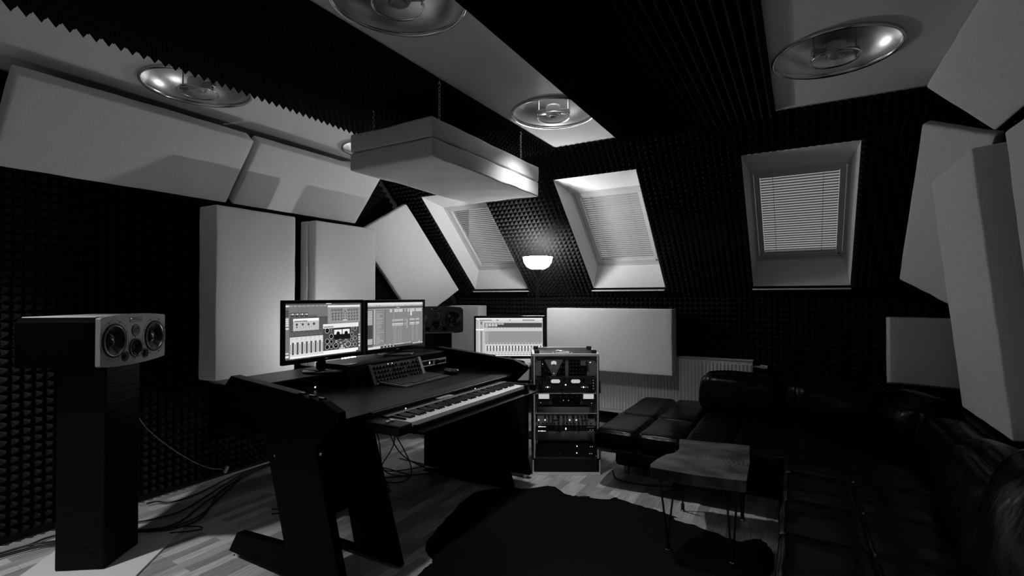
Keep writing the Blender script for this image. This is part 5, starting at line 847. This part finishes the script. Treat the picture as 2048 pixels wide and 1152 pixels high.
# unit 5
t, h = rack_unit('patch_unit', 'black rack unit with two chrome handle bars, below the grey one', .338, .383, 'baffle_dark')
for x in (-.19, .19):
    m = MB()
    for z in (.006, .039): m.cyl((x-.03, -.012, z), (x+.03, -.012, z), .0035, n=10)
    for z in (.006, .039): m.cyl((x-.03*(1 if x < 0 else -1), -.012, z), (x-.03*(1 if x < 0 else -1), .006, z), .0035, n=10)
    m.build('handle', 'chrome', t)
MB().b2((-.006, .002, .014), (.002, .006, .028)).build('indicator_light', 'led', t)
for k in range(2): light(t, .19+k*.02, .012, .002, 'led_dim')
# unit 6
t, h = rack_unit('power_amplifier', 'large dark unit in the bottom of the rack with two tiny lights', .135, .245, 'plastic', depth=.34)
light(t, .085, .088, .004); light(t, .083, .035, .004); knob(t, -.05, .03, .012)
for x, z in ((.19, .085), (.205, .085), (.185, .03), (.2, .03)): light(t, x, z, .0025, 'led_dim')
tag(MB().b2((-.22, .02, -.006), (.22, .42, .006), r=.002).build('rack_shelf', 'plastic', None), 'black shelf board in the rack above the power amplifier', 'shelf')
o = D.objects['rack_shelf']; o.location = (-1.602, 3.632, .258); o.rotation_euler = (0, 0, RZ)
# cables hanging inside the rack
random.seed(11)
RT = Matrix.Translation((-1.602, 3.632, 0)) @ Matrix.Rotation(RZ, 4, 'Z')
def spline(pts, n=10):
    P = [Vector(p) for p in pts]; P = [P[0]*2-P[1]] + P + [P[-1]*2-P[-2]]; out = []
    for i in range(1, len(P)-2):
        for k in range(n):
            t = k/n; a, b, c, d = P[i-1:i+3]
            out.append(.5*((2*b)+(c-a)*t+(2*a-5*b+4*c-d)*t*t+(3*b-a-3*c+d)*t**3))
    return out + [P[-2]]
RC = [[(-.13, .26, .36), (-.125, .3, .3), (-.12, .3, .268)], [(-.09, .26, .36), (-.05, .3, .31), (0, .32, .268)], [(-.03, .26, .36), (-.04, .3, .31), (-.06, .3, .268)], [(.03, .26, .36), (.03, .3, .30), (.09, .3, .268)], [(.09, .26, .36), (.09, .3, .32), (.085, .3, .268)], [(-.08, .2, .29), (.02, .25, .31), (.10, .25, .30), (.13, .25, .268)], [(-.15, .22, .268), (-.17, .2, .29), (-.1, .2, .295), (-.02, .25, .27)]]
for k, p in enumerate(RC):
    tag(MB().tube([RT @ q for q in spline(p)], .0045, 6).build('rack_cable', 'cable'), 'black cable hanging in the open gap low in the rack', 'cable', 'cables in the gap low in the rack')
for k, x in enumerate((.02, .06, .11, .16)):
    tag(MB().tube([RT @ q for q in spline([(x, .25, .57), (x-.005, .28, .53), (x-.01, .30, .49)])], .004, 6).build('rack_cable', 'cable'), 'short black cable in the gap above the grey rack unit', 'cable', 'cables in the gap above the grey rack unit')

# ================================================================= RADIATOR
rd = thing('radiator', 'white panel radiator on the low wall behind the rack and sofa', 'radiator', (-1.15, 5.24, 0))
m = MB(); m.b2((-.76, -.03, .155), (.76, .0, .785), r=.006).build('panel', 'radiator', rd)
m = MB()
for k in range(45): x = -.735+k*.0334; m.b2((x-.009, -.037, .19), (x+.009, -.029, .75), r=.003)
m.build('flutes', 'radiator', rd)
m = MB(); m.b2((-.762, -.04, .785), (.762, .07, .79)); 
for k in range(50): m.b2((-.75+k*.0305, -.036, .79), (-.75+k*.0305+.012, .066, .7915))
m.build('top_grille', 'radiator', rd)
m = MB(); m.cyl((.76, .02, .73), (.82, .02, .73), .010, n=12).cyl((.82, .02, .73), (.88, .02, .73), .022, .018, n=16); m.build('valve', 'white_paint', rd)
m = MB(); m.b2((-.7, .0, .3), (.7, .04, .7)).b2((-.55, 0, 0), (-.52, .03, .16)).b2((.52, 0, 0), (.55, .03, .16)); m.build('bracket', 'radiator', rd)

# ================================================================= COFFEE TABLE
ct = thing('coffee_table', 'small live-edge wooden slab table on black hairpin legs', 'coffee table', (-.49, 3.12, 0))
edge = [(-.23, -.345), (.0, -.352), (.245, -.312), (.235, .0), (.205, .36), (.0, .33), (-.205, .295), (-.19, .2), (-.165, .08), (-.175, -.02), (-.21, -.08), (-.235, -.2), (-.245, -.3)]
def rot(p, a): return (p[0]*math.cos(a)-p[1]*math.sin(a), p[0]*math.sin(a)+p[1]*math.cos(a))
pts = [(q.x, q.y) for q in spline([(x, y, 0) for x, y in edge[6:]], 5)]
poly = [edge[i] for i in range(0, 6)] + pts
bm = bmesh.new(); vs = [bm.verts.new((x, y, .46)) for x, y in poly]; f = bm.faces.new(vs); ex = bmesh.ops.extrude_face_region(bm, geom=[f])
for v in [g for g in ex['geom'] if isinstance(g, bmesh.types.BMVert)]: v.co.z -= .06; v.co.x *= .985; v.co.y *= .99
bmesh.ops.recalc_face_normals(bm, faces=bm.faces[:]); me = D.meshes.new('tabletop'); bm.to_mesh(me); bm.free(); me.materials.append(M['slab'])
o = D.objects.new('tabletop', me); COL.objects.link(o); o.parent = ct
for x, y in ((-.155, -.285), (.17, -.26), (-.185, .275), (.165, .32)):
    lg = MB(); sx = 1 if x > 0 else -1
    lg.tube([(x-.035*sx, y+.04, .40), (x-.004, y+.004, .03), (x, y, .018), (x+.004, y-.004, .03), (x+.03*sx, y-.045, .40)], .0055, 8)
    lg = lg.build('hairpin_leg', 'plastic', ct)
    MB().cyl((x, y, .012), (x, y, .05), .011, n=12).build('sleeve', 'plastic', lg); MB().lathe([(.001, 0), (.017, 0), (.017, .008), (.006, .013), (.001, .013)], (x, y, 0), n=16).build('foot', 'chrome', lg)

# ================================================================= SOFA
sf = thing('corner_sofa', 'large L-shaped black leather corner sofa filling the lower right', 'sofa', (0, 3.6, 0))
def sp(name, size, c, r=.06, puff=.02, amp=.006, ns=5, seed=0, T=None, step=.05):
    mb = soft(size, r=r, step=step, puff=puff, amp=amp, nscale=ns, seed=seed)
    o = mb.build(name, 'leather', sf); o.location = (c[0], c[1]-3.6, c[2])
    if T: o.rotation_euler = T
    return o
sp('base', (2.20, .98, .22), (-.18, 4.33, .18), .03, 0, .003)
sp('base', (1.02, 2.55, .22), (.52, 2.45, .18), .03, 0, .003)
# seat pads, tufted: separate bulging squares
for i, (x0, x1) in enumerate(((-1.33, -1.02), (-1.02, -.70))):
    for j, (y0, y1) in enumerate(((3.53, 4.10), (4.10, 4.92))): sp('seat_pad', (x1-x0+.012, y1-y0+.012, .17), ((x0+x1)/2, (y0+y1)/2, .338), .05, .010, .005, seed=i*3+j)
for i, (x0, x1) in enumerate(((-.70, -.40), (-.40, -.07), (-.07, .52))): sp('seat_pad', (x1-x0+.012, 1.08, .17), ((x0+x1)/2, 4.06, .338), .035, .008, .006, seed=10+i)
ys = [3.55, 3.10, 2.68, 2.28, 1.85, 1.35]
for j in range(5):
    for i, (x0, x1) in enumerate(((-.075, .22), (.22, .56))): sp('seat_pad', (x1-x0+.014, ys[j]-ys[j+1]+.014, .17), ((x0+x1)/2, (ys[j]+ys[j+1])/2, .365), .028, .008, .008, 7, seed=20+j*2+i, step=.04)
sp('back_frame', (1.75, .20, .50), (.22, 4.98, .44), .06, .02, .01)
sp('back_frame', (.24, 3.2, .42), (.94, 3.0, .42), .08, .02, .012)
sp('back_cushion', (.60, .22, .34), (-.44, 4.62, .565), .08, .03, .008, 6, 31, (math.radians(-12), 0, 0))
sp('back_cushion', (.64, .26, .34), (.24, 4.62, .555), .10, .045, .014, 6, 32, (math.radians(-14), 0, 0))
sp('corner_cushion', (.34, .55, .32), (.68, 4.25, .555), .12, .04, .014, 6, 33, (0, math.radians(10), .3))
sp('back_cushion', (.24, .82, .32), (.72, 3.42, .525), .09, .03, .012, 6, 34, (0, math.radians(12), 0))
sp('back_cushion', (.26, .86, .38), (.68, 2.54, .57), .10, .045, .014, 6, 35, (0, math.radians(14), .04))
sp('head_cushion', (.22, .70, .50), (.60, 1.80, .70), .09, .04, .016, 7, 36, (0, math.radians(20), .05))
for x, y in ((-1.2, 3.9), (-1.2, 4.7), (.1, 1.3)): 
    o = MB().cyl((0, 0, 0), (0, 0, .08), .022, n=14).build('foot', 'steel', sf); o.location = (x, y-3.6, 0)

# ================================================================= COWHIDE
hp = [(-1.66, 1.35), (-1.68, 1.94), (-1.70, 2.10), (-1.83, 2.20), (-1.95, 2.55), (-2.02, 2.95), (-1.88, 3.16), (-1.75, 3.22), (-1.60, 3.36), (-1.45, 3.27), (-1.33, 3.29), (-1.18, 3.39), (-1.05, 3.36), (-.90, 3.33), (-.75, 3.30), (-.60, 3.23), (-.45, 3.18), (-.31, 3.13), (-.22, 3.22), (-.16, 3.14), (-.13, 2.95), (-.17, 2.6), (-.2, 2.1), (-.3, 1.5), (-.55, 1.1), (-1.0, .95), (-1.4, 1.05)]
ring_ = spline([(x, y, 0) for x, y in hp]+[(hp[0][0], hp[0][1], 0)], 6)[:-1]
rg = thing('cowhide_rug', 'black cowhide rug with small white edge patches on the parquet', 'rug', (-1.0, 2.2, 0))
random.seed(5); ring2 = []
for k, q in enumerate(ring_):
    d = (q-Vector((-1.0, 2.2, 0))).normalized(); ring2.append(q + d*random.uniform(-.008, .008))
def rings(bp, ks):
    vs = []; c = Vector((-1.0, 2.2, 0))
    for s, z in ks:
        for q in bp: 
            p = (q-c)*s; n_ = noise.noise(Vector((p.x*3, p.y*3, 0))); vs.append((p.x, p.y, z*(1+.5*n_) if s < .999 else z))
    return vs
N = len(ring2); ks = [(1.0, .001), (.995, .006), (.96, .008), (.8, .009), (.5, .008), (.2, .008)]
vs = rings(ring2, ks); fs = [(i*N+k, i*N+(k+1) % N, (i+1)*N+(k+1) % N, (i+1)*N+k) for i in range(len(ks)-1) for k in range(N)] + [tuple(range((len(ks)-1)*N, len(ks)*N))]
MB().add(vs, fs, True).build('hide', 'hide', rg)
def patch(cx, cy, rx, ry, a, seed):
    m = MB(); n = 22; vs = [(cx-(-1.0), cy-2.2, .0128)]
    for k in range(n):
        t = 2*PI*k/n; r_ = 1+.35*noise.noise(Vector((math.cos(t)*2, math.sin(t)*2, seed)))
        x, y = rot((rx*math.cos(t)*r_, ry*math.sin(t)*r_), a); vs.append((cx+x+1.0, cy+y-2.2, .0115))
    m.add(vs, [(0, 1+k, 1+(k+1) % n) for k in range(n)], True); tag(m.build('white_patch', 'rug_white', rg), 'white hair patch')
patch(-1.21, 3.335, .09, .045, .35, 1); patch(-.63, 3.225, .07, .022, -.15, 2)

# ================================================================= CABLES
def cable(pts, label, r=.005, mm='cable', group=None, plug=None):
    t = None
    o = MB().tube(spline(pts, 10), r, 7).build('cable', mm); return tag(o, label, 'cable', group)
G_ = 'cables running along the left wall under the desk'
cable([(-3.62, 1.55, .68), (-3.6, 1.62, .55), (-3.62, 1.80, .36), (-3.66, 2.0, .20), (-3.7, 2.17, .12)], 'thin pale cable sagging from the left stand towards the wall floor edge', .003, 'cable_grey')
tag(MB().cyl((-3.7, 2.165, .10), (-3.705, 2.19, .14), .012, n=10).build('cable_plug', 'white_paint'), 'small white plug at the end of the thin pale cable', 'plug')
RUN = [[(-3.3, 3.0, .45), (-3.6, 2.85, .12), (-3.80, 2.5, .03), (-3.80, 2.376, .02), (-3.678, 2.118, .012), (-3.507, 1.792, .012), (-3.509, 1.645, .012), (-3.561, 1.544, .012), (-3.697, 1.404, .012), (-3.78, 1.206, .012), (-3.765, 1.089, .012), (-3.79, .9, .012)],
[(-3.3, 2.9, .45), (-3.6, 2.8, .10), (-3.78, 2.541, .03), (-3.78, 2.360, .012), (-3.585, 2.065, .012), (-3.489, 1.893, .012), (-3.348, 1.696, .012), (-3.336, 1.564, .016), (-3.424, 1.485, .016), (-3.546, 1.323, .014), (-3.694, 1.191, .012), (-3.76, 1.093, .012), (-3.78, .95, .012)],
[(-3.3, 2.8, .45), (-3.6, 2.75, .10), (-3.76, 2.519, .03), (-3.75, 2.351, .012), (-3.524, 2.048, .012), (-3.327, 1.790, .012), (-3.293, 1.626, .014), (-3.333, 1.536, .018), (-3.410, 1.479, .018), (-3.510, 1.310, .014), (-3.664, 1.182, .012), (-3.719, 1.092, .012), (-3.76, .9, .012)],
[(-3.3, 2.7, .45), (-3.6, 2.7, .10), (-3.74, 2.504, .03), (-3.73, 2.342, .018), (-3.585, 2.065, .020), (-3.388, 1.886, .012), (-3.266, 1.743, .012), (-3.258, 1.609, .014), (-3.331, 1.509, .022), (-3.388, 1.469, .022), (-3.474, 1.297, .014), (-3.642, 1.175, .012), (-3.697, 1.085, .012), (-3.73, .9, .012)],
[(-3.80, 1.70, .02), (-3.78, 1.752, .02), (-3.700, 1.810, .012), (-3.709, 1.994, .012), (-3.80, 2.273, .02), (-3.80, 2.486, .03)]]
for q in RUN: cable(q, 'black cable in the bundle running from the desk past the left stand', .0055, group=G_)
cable([(-3.388, 1.469, .03), (-3.310, 1.579, .02), (-3.181, 1.698, .010), (-3.130, 1.682, .008), (-3.228, 1.567, .012)], 'loose black cable end lying beside the white board', .004)
cable([(-3.0, 2.62, .5), (-3.55, 2.65, .10), (-3.62, 2.72, .03), (-3.5, 2.80, .01), (-3.38, 2.70, .01), (-3.45, 2.58, .01), (-3.6, 2.62, .03)], 'black cable loop on the floor behind the left desk leg', .005)
cable([(-3.62, 1.52, .9), (-3.6, 1.4, 1.02), (-3.55, 1.3, 1.1)], 'thin cable behind the silver-fronted loudspeaker', .003, 'cable')
random.seed(21)
for k in range(14):
    y = 2.05+k*.075; x = -2.75+random.uniform(-.1, .1)
    cable([(-2.95, y, .60), (x, y+random.uniform(-.08, .08), .22+random.uniform(0, .12)), (x+random.uniform(-.1, .25), y+random.uniform(-.15, .2), .05), (x+random.uniform(.0, .3), y+random.uniform(-.2, .25), .009), (x-.2, y+random.uniform(-.2, .25), .009)], 'black cable hanging in the tangle beneath the desk', .0045, group='tangled cables beneath the desk')
cable([(-1.3, 3.85, .02), (-1.22, 3.72, .008), (-1.05, 3.70, .008), (-.9, 3.74, .008), (-.7, 3.85, .01)], 'black cable on the floor between the rack and the sofa', .006)
